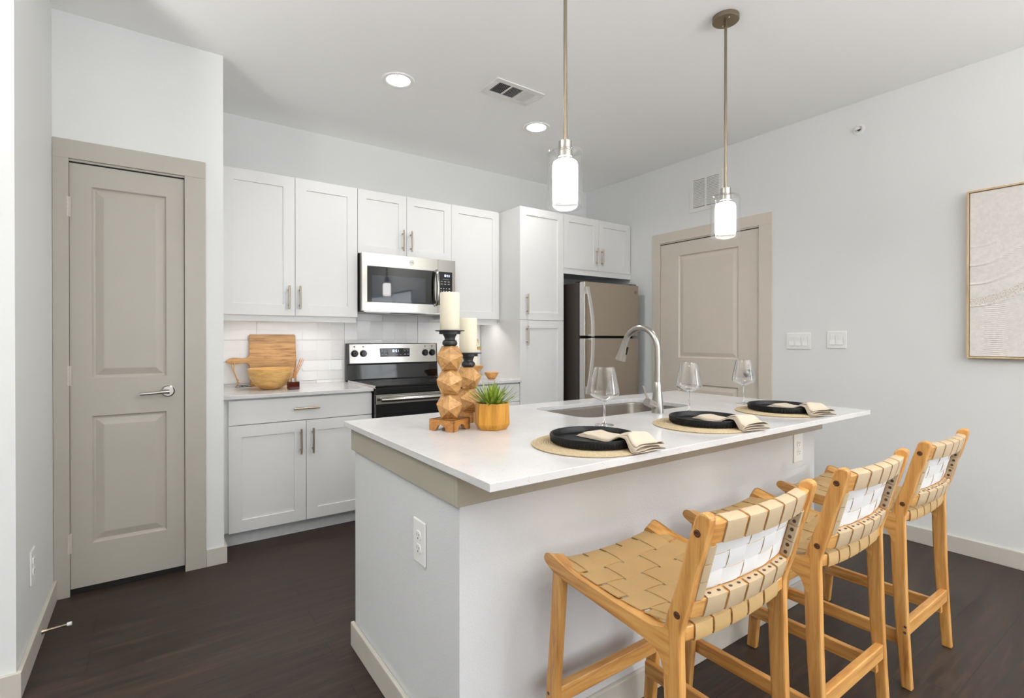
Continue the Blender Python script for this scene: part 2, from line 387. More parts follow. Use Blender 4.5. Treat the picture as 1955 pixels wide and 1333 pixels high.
def quartz():
    t = NT('white_quartz'); v = t.coord(); n = t.n('ShaderNodeTexVoronoi'); n.inputs['Scale'].default_value = 260; t.l(v, n.inputs['Vector'])
    f2 = t.noise(v, 4, 5)
    base = t.ramp(f2, [(0.3, lin((202, 201, 201))), (0.7, lin((213, 212, 212)))])
    # sparse dark and pale specks
    wn_ = t.n('ShaderNodeTexWhiteNoise'); t.l(n.outputs['Position'], wn_.inputs['Vector'])
    th = t.n('ShaderNodeMath', operation='GREATER_THAN'); th.inputs[1].default_value = 0.95; t.l(wn_.outputs['Value'], th.inputs[0])
    ds = t.n('ShaderNodeMath', operation='LESS_THAN'); ds.inputs[1].default_value = 0.28; t.l(n.outputs['Distance'], ds.inputs[0])
    an = t.n('ShaderNodeMath', operation='MULTIPLY'); t.l(th.outputs[0], an.inputs[0]); t.l(ds.outputs[0], an.inputs[1])
    m = t.n('ShaderNodeMixRGB'); t.l(an.outputs[0], m.inputs[0]); t.l(base, m.inputs[1]); m.inputs[2].default_value = lin((158, 145, 128))
    t.l(m.outputs[0], t.b.inputs['Base Color']); t.b.inputs['Roughness'].default_value = 0.16; return t.m
M['quartz'] = quartz()
def leaf_mat():
    t = NT('succulent_leaf'); tc = t.n('ShaderNodeTexCoord'); sp = t.n('ShaderNodeSeparateXYZ'); t.l(tc.outputs['Object'], sp.inputs[0])
    f = t.noise(t.coord((60, 60, 12)), 1.0, 2)
    t.l(t.ramp(f, [(0.3, lin((72, 100, 34))), (0.55, lin((128, 150, 44))), (0.75, lin((176, 188, 78)))]), t.b.inputs['Base Color'])
    t.b.inputs['Roughness'].default_value = 0.4; return t.m
M['leaf'] = leaf_mat()
def mat_weave():
    t = NT('woven_jute_mat'); v = t.coord(); f = t.noise(v, 240, 3)
    t.l(t.ramp(f, [(0.3, lin((160, 142, 112))), (0.7, lin((188, 170, 138)))]), t.b.inputs['Base Color']); t.b.inputs['Roughness'].default_value = 0.85
    t.bump(f, 0.3, 0.0006); return t.m
M['jute'] = mat_weave()

# ------------------------------------------------------------------ room shell
XR, YB, YP, ZC = 3.7353, 3.951, 3.1637, 2.743
XL, YN = -0.376, 2.365                # left wall of the nook and where it ends
XE, T = -3.2, 0.12
struct('floor', B().box(XE, XR, YF, YB, -0.1, 0), M['floor'], 'dark brown wood plank floor of the whole room', 'floor')
struct('ceiling', B().box(XE, XR + T, YF, YB + T, ZC, ZC + 0.1), M['ceil'], 'plain white ceiling above the kitchen', 'ceiling')
struct('wall_back', B().box(0.2172, XR, YB, YB + T, 0, ZC), M['wall'], 'white back wall behind the kitchen cabinets', 'wall')
b = B(); DY0, DY1, DZ = 2.0785, 2.9995, 2.064
b.box(XR, XR + T, YF, SW0, 0, ZC).box(XR, XR + T, SW1, DY0, 0, ZC).box(XR, XR + T, SW0, SW1, 0, SWZ0).box(XR, XR + T, SW0, SW1, SWZ1, ZC).box(XR, XR + T, DY1, YB, 0, ZC).box(XR, XR + T, DY0, DY1, DZ, ZC)
struct('wall_right', b, M['wall'], 'long white wall on the right with door and picture', 'wall')
b = B(); PX0, PX1, PZ = -0.3215, 0.1440, 2.060
b.box(XL, PX0, YP, YP + 0.1, 0, ZC).box(PX1, 0.3172, YP, YP + 0.1, 0, ZC).box(PX0, PX1, YP, YP + 0.1, PZ, ZC)
struct('wall_pantry', b, M['wall'], 'white wall around the narrow pantry door', 'wall')
struct('wall_pantry_side', B().box(0.2172, 0.3172, YP + 0.1, YB, 0, ZC), M['wall'], 'side wall between pantry and kitchen cabinets', 'wall')
struct('wall_left', B().box(XL - T, XL, YN, YB, 0, ZC), M['wall'], 'white wall at the far left beside the pantry', 'wall')
struct('wall_left_return', B().box(XE, XL - T, YN, YN + T, 0, ZC), M['wall'], 'white wall returning to the left of the pantry corner', 'wall')
struct('wall_living', B().box(XE - T, XE, YF, YN, 0, ZC), M['wall'], 'white side wall of the living room', 'wall')
b = B(); xs = [XE] + [v for w in WIN for v in w] + [XR]
for i in range(0, len(xs), 2): b.box(xs[i], xs[i + 1], YF - T, YF, 0, ZC)
for a, c in WIN: b.box(a, c, YF - T, YF, 0, 0.40).box(a, c, YF - T, YF, 2.36, ZC)
struct('wall_front', b, M['wall'], 'white window wall behind the camera', 'wall')
struct('wall_pantry_back', B().box(XL, 0.2172, YB, YB + T, 0, ZC), M['wall'], 'inside back wall of the pantry', 'wall')
for i, (a, c) in enumerate(WIN):
    b = B()
    for x in (a, (a + c) / 2 - 0.02, c - 0.04): b.box(x, x + 0.04, YF - 0.08, YF - 0.03, 0.40, 2.36)
    for z in (0.40, 1.36, 2.32): b.box(a, c, YF - 0.08, YF - 0.03, z, z + 0.04)
    w = struct('window_%d' % (i + 1), b, M['white'], 'living room window with white frame, number %d of three' % (i + 1), 'window')
    part('window_pane', B().box(a + 0.03, c - 0.03, YF - 0.058, YF - 0.054, 0.43, 2.33), M['pane'], w)

b = B()
for y in (SW0, (SW0 + SW1) / 2 - 0.03, SW1 - 0.06): b.box(XR + 0.03, XR + 0.08, y, y + 0.06, SWZ0, SWZ1)
for z in (SWZ0, SWZ1 - 0.06, 1.62): b.box(XR + 0.03, XR + 0.08, SW0, SW1, z, z + 0.05)
w = struct('window_4', b, M['blackmat'], 'wide dark-framed window in the right wall of the living area', 'window')
part('window_pane', B().box(XR + 0.053, XR + 0.057, SW0 + 0.03, SW1 - 0.03, SWZ0 + 0.03, SWZ1 - 0.03), M['pane'], w)
HB = 0.092
def board_x(x, y0, y1, d):            # baseboard along y, face toward d
    return B().box(min(x, x + d * 0.014), max(x, x + d * 0.014), y0, y1, 0, HB)
struct('baseboard_right', board_x(XR, YF, 1.970, -1), M['base'], 'taupe baseboard along the right wall', 'baseboard', bevel=0.002)
b = board_x(XL, YN, YP - 0.012, 1); b.box(XE, XL + 0.014, YN - 0.014, YN, 0, HB)
struct('baseboard_left', b, M['base'], 'taupe baseboard along the left wall', 'baseboard', bevel=0.002)
b = B().box(0.2345, 0.3312, YP - 0.014, YP, 0, HB).box(0.3172, 0.3312, YP, 3.33, 0, HB)
struct('baseboard_pantry', b, M['base'], 'short baseboard wrapping the corner right of the pantry door', 'baseboard', bevel=0.002)

# door casings
b = B(); cy0, cy1 = YP - 0.012, YP
b.box(XL + 0.001, PX0 + 0.004, cy0, cy1, 0, 2.060).box(PX1 - 0.004, 0.234, cy0, cy1, 0, 2.060).box(XL + 0.001, 0.234, cy0 - 0.001, cy1, 2.060, 2.148)
b.box(PX0, PX0 + 0.002, cy1, YP + 0.1, 0, PZ).box(PX1 - 0.002, PX1, cy1, YP + 0.1, 0, PZ).box(PX0 + 0.002, PX1 - 0.002, cy1 - 0.004, YP + 0.1, 2.0500, PZ)
struct('trim_1', b, M['trim'], 'taupe casing around the narrow pantry door', 'door casing', bevel=0.0015)
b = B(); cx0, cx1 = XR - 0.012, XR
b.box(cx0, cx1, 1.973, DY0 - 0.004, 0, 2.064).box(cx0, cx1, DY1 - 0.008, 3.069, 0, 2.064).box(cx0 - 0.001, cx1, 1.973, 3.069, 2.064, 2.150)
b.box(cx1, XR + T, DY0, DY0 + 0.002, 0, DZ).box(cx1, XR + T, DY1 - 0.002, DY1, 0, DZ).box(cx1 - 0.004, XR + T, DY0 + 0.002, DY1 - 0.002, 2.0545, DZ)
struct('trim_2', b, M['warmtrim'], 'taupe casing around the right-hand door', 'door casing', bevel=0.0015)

tr1, tr2 = bpy.data.objects['trim_1'], bpy.data.objects['trim_2']  # dark strips below stand in for the deep shade in the door gaps
part('gap_shade_strip', B().box(PX0 + 0.002, PX0 + 0.0042, YP + 0.006, YP + 0.05, 0.001, 2.0455).box(PX1 - 0.0055, PX1 - 0.002, YP + 0.006, YP + 0.05, 0.001, 2.0455).box(PX0 + 0.002, PX1 - 0.002, YP + 0.006, YP + 0.05, 2.0455, 2.0500), M['dark'], tr1, label='dark strip painting the shade in the door gap')
part('gap_shade_strip', B().box(XR + 0.008, XR + 0.055, DY0 + 0.002, DY0 + 0.0045, 0.001, 2.05).box(XR + 0.008, XR + 0.055, DY1 - 0.0045, DY1 - 0.002, 0.001, 2.05).box(XR + 0.008, XR + 0.055, DY0 + 0.002, DY1 - 0.002, 2.0500, 2.0545), M['dark'], tr2, label='dark strip painting the shade in the door gap')
RAISED = [(0.007, 0.009), (0.014, 0.0105), (0.042, 0.0025), (0.047, 0.0015)]
def hinge(parent, x, y, z, h, axis):
    b = B()
    n = 5
    for i in range(n):
        a = z + h * i / n; b.cyl((x, y, a + 0.0006), (x, y, a + h / n - 0.0006), 0.0062, seg=12)
    if axis == 'y': b.box(x - 0.006, x + 0.012, y + 0.003, y + 0.006, z, z + h)
    else: b.box(x + 0.003, x + 0.006, y - 0.012, y + 0.006, z, z + h)
    part('hinge', b, M['nickel'] if axis != 'y' else M['base'], parent, smooth=True)
# pantry door
yd = YP + 0.004
d1 = struct('door_1', B().slab(-0.3165, 0.1380, 0.030, 2.0440, yd, 0.035,
            [(-0.236, 0.0612, 0.232, 0.8428), (-0.236, 0.0612, 1.0240, 1.9420)], RAISED), M['trim'], 'narrow taupe two-panel pantry door on the left', 'door')
part('under_door_shade', B().box(-0.3165, 0.1380, yd + 0.006, yd + 0.030, 0.001, 0.030), M['dark'], d1, label='dark strip painting the shade under the door')  # black strip paints the shade beneath the leaf
for z in (0.203, 0.993, 1.788): hinge(d1, -0.3225, YP - 0.008, z, 0.093, 'y')
b = B(); lx, lz = 0.0665, 0.9455
b.cyl((lx, yd, lz), (lx, yd - 0.006, lz), 0.033, 0.0325, 32).cyl((lx, yd - 0.006, lz), (lx, yd - 0.012, lz), 0.0305, 0.024, 32)
lh = part('lever_handle', b, M['nickel'], d1, smooth=True)
b = B(); b.cyl((lx, yd - 0.010, lz), (lx, yd - 0.046, lz), 0.0095, 0.011, 16)
b.tube([(lx + 0.004, yd - 0.046, lz), (lx - 0.015, yd - 0.050, lz), (lx - 0.05, yd - 0.052, lz - 0.003), (lx - 0.115, yd - 0.050, lz - 0.006)], [0.0115, 0.0095, 0.0075, 0.007], 14)
part('lever', b, M['nickel'], lh, smooth=True)
part('latch_plate', B().box(0.1395, 0.1402, yd + 0.004, yd + 0.028, 0.905, 0.965), M['nickel'], d1)
# right door (faces -x): build facing -y then turn
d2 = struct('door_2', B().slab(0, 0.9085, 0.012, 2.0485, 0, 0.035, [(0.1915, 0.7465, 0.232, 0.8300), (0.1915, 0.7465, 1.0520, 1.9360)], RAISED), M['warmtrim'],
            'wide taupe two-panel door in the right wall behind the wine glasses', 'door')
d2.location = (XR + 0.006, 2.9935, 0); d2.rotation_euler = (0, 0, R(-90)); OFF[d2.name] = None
for z in (0.22, 1.06, 1.84): hinge(d2, 0.003 - 0.004, -0.010, z, 0.09, 'y')
b = B(); b.cyl((0.848, 0, 0.9500), (0.848, -0.008, 0.95), 0.031, 0.030, 28).cyl((0.848, -0.008, 0.95), (0.848, -0.035, 0.95), 0.011, 0.012, 16)
b2 = [(0.848, -0.030 - k, 0.95) for k in (0, 0.006, 0.018, 0.028, 0.033)]; b.tube(b2, [0.013, 0.024, 0.0285, 0.024, 0.012], 24)
part('door_knob', b, M['nickel'], d2, smooth=True)

# ------------------------------------------------------------------ kitchen cabinets
SH = [(0.0015, 0.007)]
def pull(parent, x, z, yface, length=0.155, axis='z'):
    b = B(); h = length / 2; y = yface - 0.030
    if axis == 'z':
        b.cyl((x, y, z - h), (x, y, z + h), 0.0060, seg=14)
        for s in (-1, 1): b.cyl((x, yface, z + s * h * 0.66), (x, y, z + s * h * 0.66), 0.0045, seg=10)
    else:
        b.cyl((x - h, y, z), (x + h, y, z), 0.0060, seg=14)
        for s in (-1, 1): b.cyl((x + s * h * 0.66, yface, z), (x + s * h * 0.66, y, z), 0.0045, seg=10)
    return part('bar_handle', b, M['pull'], parent, smooth=True)
def shaker(parent, x0, x1, z0, z1, yf, frame=0.062, name='door', t=0.019):
    return part(name, B().slab(x0, x1, z0, z1, yf, t, [(x0 + frame, x1 - frame, z0 + frame, z1 - frame)], SH), M['cab'], parent)
G = 0.0015
YFC, YU, YCT, ZK, YBS = 3.335, 3.617, 3.310, 0.887, YB - 0.001
XA, XB_, XD, XE2, XF = 0.3585, 1.2030, 1.9580, 2.4275, 2.8905
# base cabinet left of range
t = thing('base_cabinet', 'white base cabinet with one drawer and two doors under the cutting board counter', 'cabinet', (0.78, 3.63, 0))
b = B(); yc = YFC + 0.019
b.box(0.3185, XB_ - 0.002, yc, YBS, 0.090, ZK - 0.022)
part('carcass', b, M['cab'], t)
part('toe_kick', B().box(0.34, XB_ - 0.002, YFC + 0.055, YFC + 0.07, 0.001, 0.090), M['kick'], t)
dw = part('drawer', B().slab(XA, XB_ - G, 0.7125, 0.8530, YFC, 0.019), M['cab'], t, bevel=0.001); pull(dw, 0.7825, 0.786, YFC, 0.152, 'x')
dr = shaker(t, XA, 0.7835 - G, 0.0895, 0.7080, YFC, 0.068); pull(dr, 0.7490, 0.582, YFC)
dr = shaker(t, 0.7835 + G, XB_ - G, 0.0895, 0.7080, YFC, 0.068); pull(dr, 0.8200, 0.582, YFC)
single('countertop', B().box(0.3182, XB_ + 0.002, YCT, YBS - 0.008, ZK - 0.022, ZK), M['quartz'], (0.76, 3.6, ZK - 0.022), 'white quartz counter left of the range under the cutting board', 'countertop', bevel=0.002)
# base cabinet right of range
t = thing('drawer_cabinet', 'white drawer base cabinet between range and tall pantry cabinet', 'cabinet', (2.19, 3.63, 0))
part('carcass', B().box(XD + 0.012, XE2 - 0.001, yc, YBS, 0.09, ZK - 0.022), M['cab'], t)
part('toe_kick', B().box(XD + 0.012, XE2 - 0.001, YFC + 0.055, YFC + 0.07, 0.001, 0.09), M['kick'], t)
for z0, z1 in ((0.7125, 0.853), (0.405, 0.7085), (0.0895, 0.401)):
    dw = part('drawer', B().slab(XD + 0.014, XE2 - 0.004, z0, z1, YFC, 0.019), M['cab'], t, bevel=0.001); pull(dw, 2.19, (z0 + z1) / 2, YFC, 0.152, 'x')
single('countertop', B().box(XD + 0.006, XE2 - 0.001, YCT, YBS - 0.008, ZK - 0.022, ZK), M['quartz'], (2.19, 3.6, ZK - 0.022), 'short white quartz counter right of the range with small wooden bowls', 'countertop', bevel=0.002)
# tall cabinet
t = thing('tall_cabinet', 'tall white pantry cabinet with two stacked doors beside the fridge', 'cabinet', (2.66, 3.64, 0))
part('carcass', B().box(XE2, XF - 0.0005, yc, YBS, 0.09, 2.286), M['cab'], t)
part('toe_kick', B().box(XE2, XF - 0.0005, YFC + 0.055, YFC + 0.07, 0.001, 0.09), M['kick'], t)
dr = shaker(t, XE2, XF - G, 1.3690, 2.2860, YFC); pull(dr, 2.4915, 1.494, YFC, 0.165)
dr = shaker(t, XE2, XF - G, 0.0895, 1.3650, YFC); pull(dr, 2.4915, 1.241, YFC, 0.160)
# cabinet above the fridge
t = thing('wall_cabinet', 'white two-door wall cabinet above the refrigerator', 'cabinet', (3.31, 3.64, 1.776), group=None)
part('carcass', B().box(XF + 0.0005, XR - 0.001, yc, YBS, 1.826, 2.286), M['cab'], t)
part('valance', B().box(XF + 0.0005, XR - 0.001, YFC + 0.006, YFC + 0.026, 1.776, 1.826), M['cab'], t)
dr = shaker(t, XF + G, 3.3075 - G, 1.8250, 2.2860, YFC, 0.058); pull(dr, 3.2735, 1.948, YFC)
dr = shaker(t, 3.3075 + G, XR - 0.012, 1.8250, 2.2860, YFC, 0.058); pull(dr, 3.3415, 1.948, YFC)
# wall cabinets over the counter
yu = YU + 0.019
t = thing('wall_cabinet', 'large white two-door wall cabinet nearest the pantry above the cutting board', 'cabinet', (0.76, 3.79, 1.33))
part('carcass', B().box(0.3185, 1.2005, yu, YBS, 1.368, 2.286), M['cab'], t)
part('valance', B().box(0.3185, 1.1955, YU + 0.020, YU + 0.038, 1.329, 1.368), M['cab'], t)
dr = shaker(t, 0.345, 0.7808 - G, 1.3680, 2.2860, YU, 0.072); pull(dr, 0.7393, 1.486, YU)
dr = shaker(t, 0.7808 + G, 1.2005 - G, 1.3680, 2.2860, YU, 0.072); pull(dr, 0.8077, 1.488, YU)
t = thing('wall_cabinet', 'short white two-door wall cabinet right above the microwave', 'cabinet', (1.58, 3.79, 1.82))
part('carcass', B().box(1.2015, 1.9550, yu, YBS, 1.828, 2.286), M['cab'], t)
dr = shaker(t, 1.2010 + G, 1.5745 - G, 1.8280, 2.2860, YU, 0.062); pull(dr, 1.5400, 1.949, YU)
dr = shaker(t, 1.5745 + G, 1.9555 - G, 1.8280, 2.2860, YU, 0.062); pull(dr, 1.6052, 1.947, YU)
t = thing('wall_cabinet', 'white single-door wall cabinet right of the microwave', 'cabinet', (2.18, 3.79, 1.33))
part('carcass', B().box(1.9562, 2.4265, yu, YBS, 1.376, 2.286), M['cab'], t)
part('valance', B().box(1.9622, 2.4045, YU + 0.020, YU + 0.038, 1.329, 1.376), M['cab'], t)
dr = shaker(t, 1.9560 + G, 2.4075, 1.3770, 2.2860, YU, 0.062); pull(dr, 1.9900, 1.487, YU)
# led strips under the wall cabinets
for x0, x1, p, lab in ((0.42, 1.12, 0.8, 'thin under-cabinet light bar below the wall cabinet nearest the pantry'), (2.02, 2.36, 0.55, 'thin under-cabinet light bar below the cabinet right of the microwave')):
    z = 1.367 if x0 < 1 else 1.375
    t = thing('light_bar', lab, 'light', ((x0 + x1) / 2, 3.70, z))
    part('housing', B().box(x0, x1, 3.685, 3.715, z - 0.012, z - 0.0005), M['white'], t)
    part('diffuser', B().box(x0 + 0.005, x1 - 0.005, 3.688, 3.712, z - 0.0145, z - 0.012), M['led'], t)
    area_light('light_bar_light', (0, 0, -0.018), (0, 0, 0), x1 - x0, 0.03, p, (1.0, 0.97, 0.93), parent=t)

# backsplash: pillowed square tiles, every square set at its own slight tilt
b = B(); rnd = random.Random(3); CW, CH = 0.1012, 0.0745
ncol = int((XE2 - 0.3185) / CW) + 1
for i in range(-1, ncol + 1):
    for j in range(0, 9):
        x0, z0 = 1.2027 + (i - 9) * CW, 0.831 + j * CH
        x1, z1 = x0 + CW, z0 + CH
        x0, x1, z0, z1 = max(x0, 0.3186), min(x1, XE2 - 0.001), max(z0, ZK), min(z1, 1.46)
        if x1 - x0 < 0.01 or z1 - z0 < 0.004: continue
        if (i - 9) % 6 == 0: x0 += 0.0026                # joints of the large tiles
        if j % 2 == 1: z0 += 0.0026
        y = YB - 0.0140 + rnd.choice((-0.0018, 0.0, 0.0018))
        tx, tz = rnd.uniform(-0.0027, 0.0027), rnd.uniform(-0.0027, 0.0027)
        P = [(x0, y - tx - tz, z0), (x1, y + tx - tz, z0), (x1, y + tx + tz, z1), (x0, y - tx + tz, z1)]
        Q = [(p[0], YB - 0.005, p[2]) for p in P]
        b.face(P, 0)
        for k in range(4): b.face([P[k], Q[k], Q[(k + 1) % 4], P[(k + 1) % 4]], 0)
b.mi = 1; b.box(0.3186, XE2 - 0.001, YB - 0.0062, YB - 0.0005, ZK, 1.46)
single('backsplash', b, [M['tile'], M['grout']], (1.37, YB, ZK), 'white relief-square tile backsplash behind the range and counters', 'backsplash', recalc=True)

# ------------------------------------------------------------------ range
RX0, RX1, RYF = 1.2080, 1.9575, 3.274
t = thing('range', 'freestanding stainless and black glass electric range between the base cabinets', 'stove', (1.583, 3.6, 0))
part('body', B().box(RX0 + 0.002, RX1 - 0.002, RYF + 0.045, 3.899, 0.03, 0.885), M['blackmat'], t)
for x in (RX0 + 0.05, RX1 - 0.09):
    for y in (RYF + 0.09, 3.86): part('leveling_foot', B().cyl((x, y, 0), (x, y, 0.032), 0.016), M['blackmat'], t, smooth=True)
ct = part('cooktop', B().box(RX0, RX1, RYF + 0.018, 3.86, 0.885, 0.899), M['blackglass'], t, bevel=0.004)
for x in (RX0 - 0.002, RX1 - 0.006): part('cooktop_trim', B().box(x, x + 0.008, RYF + 0.02, 3.86, 0.8835, 0.9003), M['edge'], t)
for x, y, r in ((1.40, 3.44, 0.10), (1.77, 3.44, 0.08), (1.40, 3.70, 0.075), (1.77, 3.70, 0.10)):
    part('burner_ring', B().lathe([(r, 0.8991), (r + 0.0015, 0.8995), (r + 0.003, 0.8991)], (x, y, 0), 40), M['slot'], t)
part('front_rail', B().box(RX0 + 0.002, RX1 - 0.002, RYF + 0.012, RYF + 0.045, 0.845, 0.885), M['black'], t, bevel=0.004)
dr = part('oven_door', B().box(RX0 + 0.001, RX1 - 0.001, RYF, RYF + 0.044, 0.215, 0.842), M['black'], t, bevel=0.004)
part('door_trim', B().box(RX0 + 0.001, RX1 - 0.001, RYF - 0.003, RYF + 0.02, 0.776, 0.8425), M['steel'], dr, bevel=0.003)
part('oven_window', B().box(RX0 + 0.05, RX1 - 0.05, RYF - 0.0015, RYF, 0.30, 0.72), M['blackglass'], dr)
b = B(); hz, hy = 0.8115, RYF - 0.045
b.tube([(RX0 + 0.02, hy, hz), (RX0 + 0.10, hy - 0.004, hz), (RX1 - 0.10, hy - 0.004, hz), (RX1 - 0.02, hy, hz)], 0.0145, 18)
for x in (RX0 + 0.04, RX1 - 0.04): b.cyl((x, RYF, hz), (x, hy, hz), 0.009, seg=12)
part('door_handle', b, M['steel'], dr, smooth=True)
wd = part('warming_drawer', B().box(RX0 + 0.001, RX1 - 0.001, RYF + 0.002, RYF + 0.044, 0.06, 0.205), M['black'], t, bevel=0.003)
# backguard: dark lower glass with leaning steel control panel
part('backguard', B().prism([(3.865, 0.899), (3.875, 1.012), (3.872, 1.022), (3.884, 1.177), (3.922, 1.178), (3.926, 1.10), (3.926, 0.6), (3.90, 0.6), (3.90, 0.899)], RX0 - 0.004, RX1 + 0.004, 'x'), M['blackmat'], t, bevel=0.003)
part('backguard_glass', B().prism([(3.8635, 0.905), (3.8735, 1.010), (3.876, 1.010), (3.866, 0.905)], RX0 + 0.003, RX1 - 0.006, 'x'), M['blackglass'], t)
def bgy(z): return 3.8695 + (z - 1.022) * (0.012 / 0.155)
cp = part('control_panel', B().prism([(bgy(1.024), 1.024), (bgy(1.173), 1.173), (bgy(1.173) + 0.006, 1.173), (bgy(1.024) + 0.006, 1.024)], RX0 + 0.014, RX1 - 0.006, 'x'), M['steel'], t, bevel=0.002)
for x in (1.262, 1.330, 1.849, 1.912):
    y = bgy(1.10) - 0.0005; b = B(); b.cyl((x, y, 1.10), (x, y - 0.008, 1.10), 0.0275, 0.0265, 28).cyl((x, y - 0.008, 1.10), (x, y - 0.024, 1.10), 0.021, 0.0185, 24)
    kn = part('knob', b, M['black'], cp, smooth=True)
    b = B(); b.box(x - 0.0035, x + 0.0035, y - 0.028, y - 0.020, 1.084, 1.119)
    kn2 = part('grip', b, M['black'], cp, bevel=0.001)
    b = B()
    for k in range(11):
        a = R(-140 + 28 * k); b.box(x + math.sin(a) * 0.033 - 0.0012, x + math.sin(a) * 0.033 + 0.0012, y - 0.0006, y + 0.0006, 1.10 + math.cos(a) * 0.033 - 0.0012, 1.10 + math.cos(a) * 0.033 + 0.0012)
    b.box(x - 0.006, x + 0.006, y - 0.0006, y + 0.0010, 1.146, 1.149).box(x - 0.004, x + 0.004, y - 0.0006, y + 0.0010, 1.153, 1.158)
    part('dial_marks', b, M['slot'], cp)
y = bgy(1.105) - 0.001
ds = part('display', B().box(1.462, 1.712, y - 0.002, y + 0.004, 1.068, 1.139), M['blackglass'], cp, bevel=0.003)
b = B(); digits(b, '10:51', 1.557, 1.108, y - 0.0022, 0.019); part('clock_digits', b, M['lcd'], ds)
b = B()
for x, z, w_ in ((1.475, 1.115, .014), (1.51, 1.115, .014), (1.475, 1.086, .011), (1.505, 1.087, .018), (1.57, 1.084, .012), (1.596, 1.084, .012), (1.625, 1.084, .014), (1.662, 1.115, .014), (1.688, 1.115, .012), (1.662, 1.087, .016), (1.690, 1.087, .014)):
    part('button_mark', B().box(x, x + w_, y - 0.0027, y - 0.002, z, z + 0.0042), M['mark'], ds)
for x in (1.470, 1.655): part('printed_line', B().box(x, x + 0.048, y - 0.0027, y - 0.002, 1.130, 1.1325), M['mark'], ds)

# ------------------------------------------------------------------ microwave
def emblem(parent, x, z, yf, r, mat):
    b = B()
    b.lathe([(r * 0.93, 0), (r * 0.96, 0.0012), (r, 0.0012), (r * 1.02, 0)], (0, 0, 0), 36)
    b.deform(lambda v: Vector((x + v.x, yf - v.z, z + v.y)))
    for k in range(4):
        a = R(45 + 90 * k); p = []
        for i in range(7):
            q = i / 6; a2 = a + R(70) * q; rr = r * (0.88 - 0.35 * q); p.append((x + rr * math.cos(a2), yf - 0.0006, z + rr * math.sin(a2)))
        b.tube(p, r * 0.035, 6)
    text_into(b, 'GE', r * 1.05, (x, yf, z), (1, 0, 0), (0, 0, 1), 0.0012)
    return part('emblem', b, mat, parent)
MX0, MX1, MYF, MZ0, MZ1 = 1.2095, 1.9535, 3.550, 1.409, 1.824
t = thing('microwave', 'stainless over-the-range microwave below the short wall cabinet', 'microwave', (1.58, 3.75, MZ0))
part('body', B().box(MX0 + 0.001, MX1 - 0.001, MYF + 0.032, 3.928, MZ0 + 0.004, MZ1), M['slateside'], t, bevel=0.002)
xs_ = 1.8020
dr = part('door', B().slab(MX0, xs_ - 0.001, MZ0 + 0.004, MZ1, MYF, 0.030, [(1.2455, 1.7650, 1.4735, 1.7340)], [(0.001, 0.003)]), M['steel'], t)
part('door_glass', B().box(1.2475, 1.7630, MYF + 0.0015, MYF + 0.0028, 1.4755, 1.7320), M['blackglass'], dr)
part('door_screen', B().box(1.281, 1.698, MYF + 0.0008, MYF + 0.0014, 1.486, 1.669), plain('tinted_door_window', (40, 46, 54), 0.03, var=0.0), dr)
cpn = part('control_panel', B().slab(xs_ + 0.001, MX1, MZ0 + 0.004, MZ1, MYF, 0.030, [(xs_ + 0.001, 1.9265, 1.4735, 1.7330)], [(0.0005, 0.002)]), M['steel'], t)
part('keypad', B().box(xs_ + 0.002, 1.9255, MYF + 0.0005, MYF + 0.0018, 1.475, 1.7320), M['black'], cpn)
b = B(); digits(b, '10:51', 1.853, 1.695, MYF + 0.0004, 0.017); part('clock_digits', b, M['lcd'], cpn)
b = B()
for r_, z in enumerate((1.655, 1.636, 1.600, 1.580, 1.560, 1.540, 1.516)):
    n = 3 if r_ < 2 else 4
    for k in range(n):
        x = 1.826 + k * (0.030 if n == 3 else 0.023); w_ = 0.017 if n == 3 else (0.007 if k < 3 else 0.011)
        part('key_mark', B().box(x, x + w_, MYF - 0.0002, MYF + 0.0004, z, z + (0.0035 if n == 3 else 0.0065)), M['mark'], cpn)
part('printed_line', B().box(1.845, 1.895, MYF - 0.0002, MYF + 0.0004, 1.6745, 1.676), M['mark'], cpn)
b = B(); P = []
for k in range(13):
    q = k / 12; P.append((1.7825, MYF - 0.014 - 0.030 * math.sin(math.pi * q) ** 0.6, 1.468 + q * 0.272))
b.tube(P, [0.010] + [0.0135] * 11 + [0.010], 14)
for z in (1.475, 1.733): b.box(1.774, 1.791, MYF - 0.016, MYF, z - 0.007, z + 0.007)
part('door_handle', b, M['steel'], dr, smooth=True)
emblem(dr, 1.5856, 1.780, MYF - 0.0002, 0.0185, M['greymark'])
b = B().box(MX0 + 0.02, MX1 - 0.02, MYF + 0.02, 3.90, MZ0 - 0.003, MZ0 + 0.004)
bp = part('underside_panel', b, M['edge'], t)
part('grease_filter', B().box(MX0 + 0.05, MX0 + 0.25, MYF + 0.06, 3.86, MZ0 - 0.006, MZ0 - 0.003), M['nickel'], bp)
part('grease_filter', B().box(MX1 - 0.25, MX1 - 0.05, MYF + 0.06, 3.86, MZ0 - 0.006, MZ0 - 0.003), M['nickel'], bp)
part('lamp_recess', B().box(1.44, 1.72, MYF + 0.04, MYF + 0.16, MZ0 - 0.005, MZ0 - 0.003), M['blackmat'], bp)

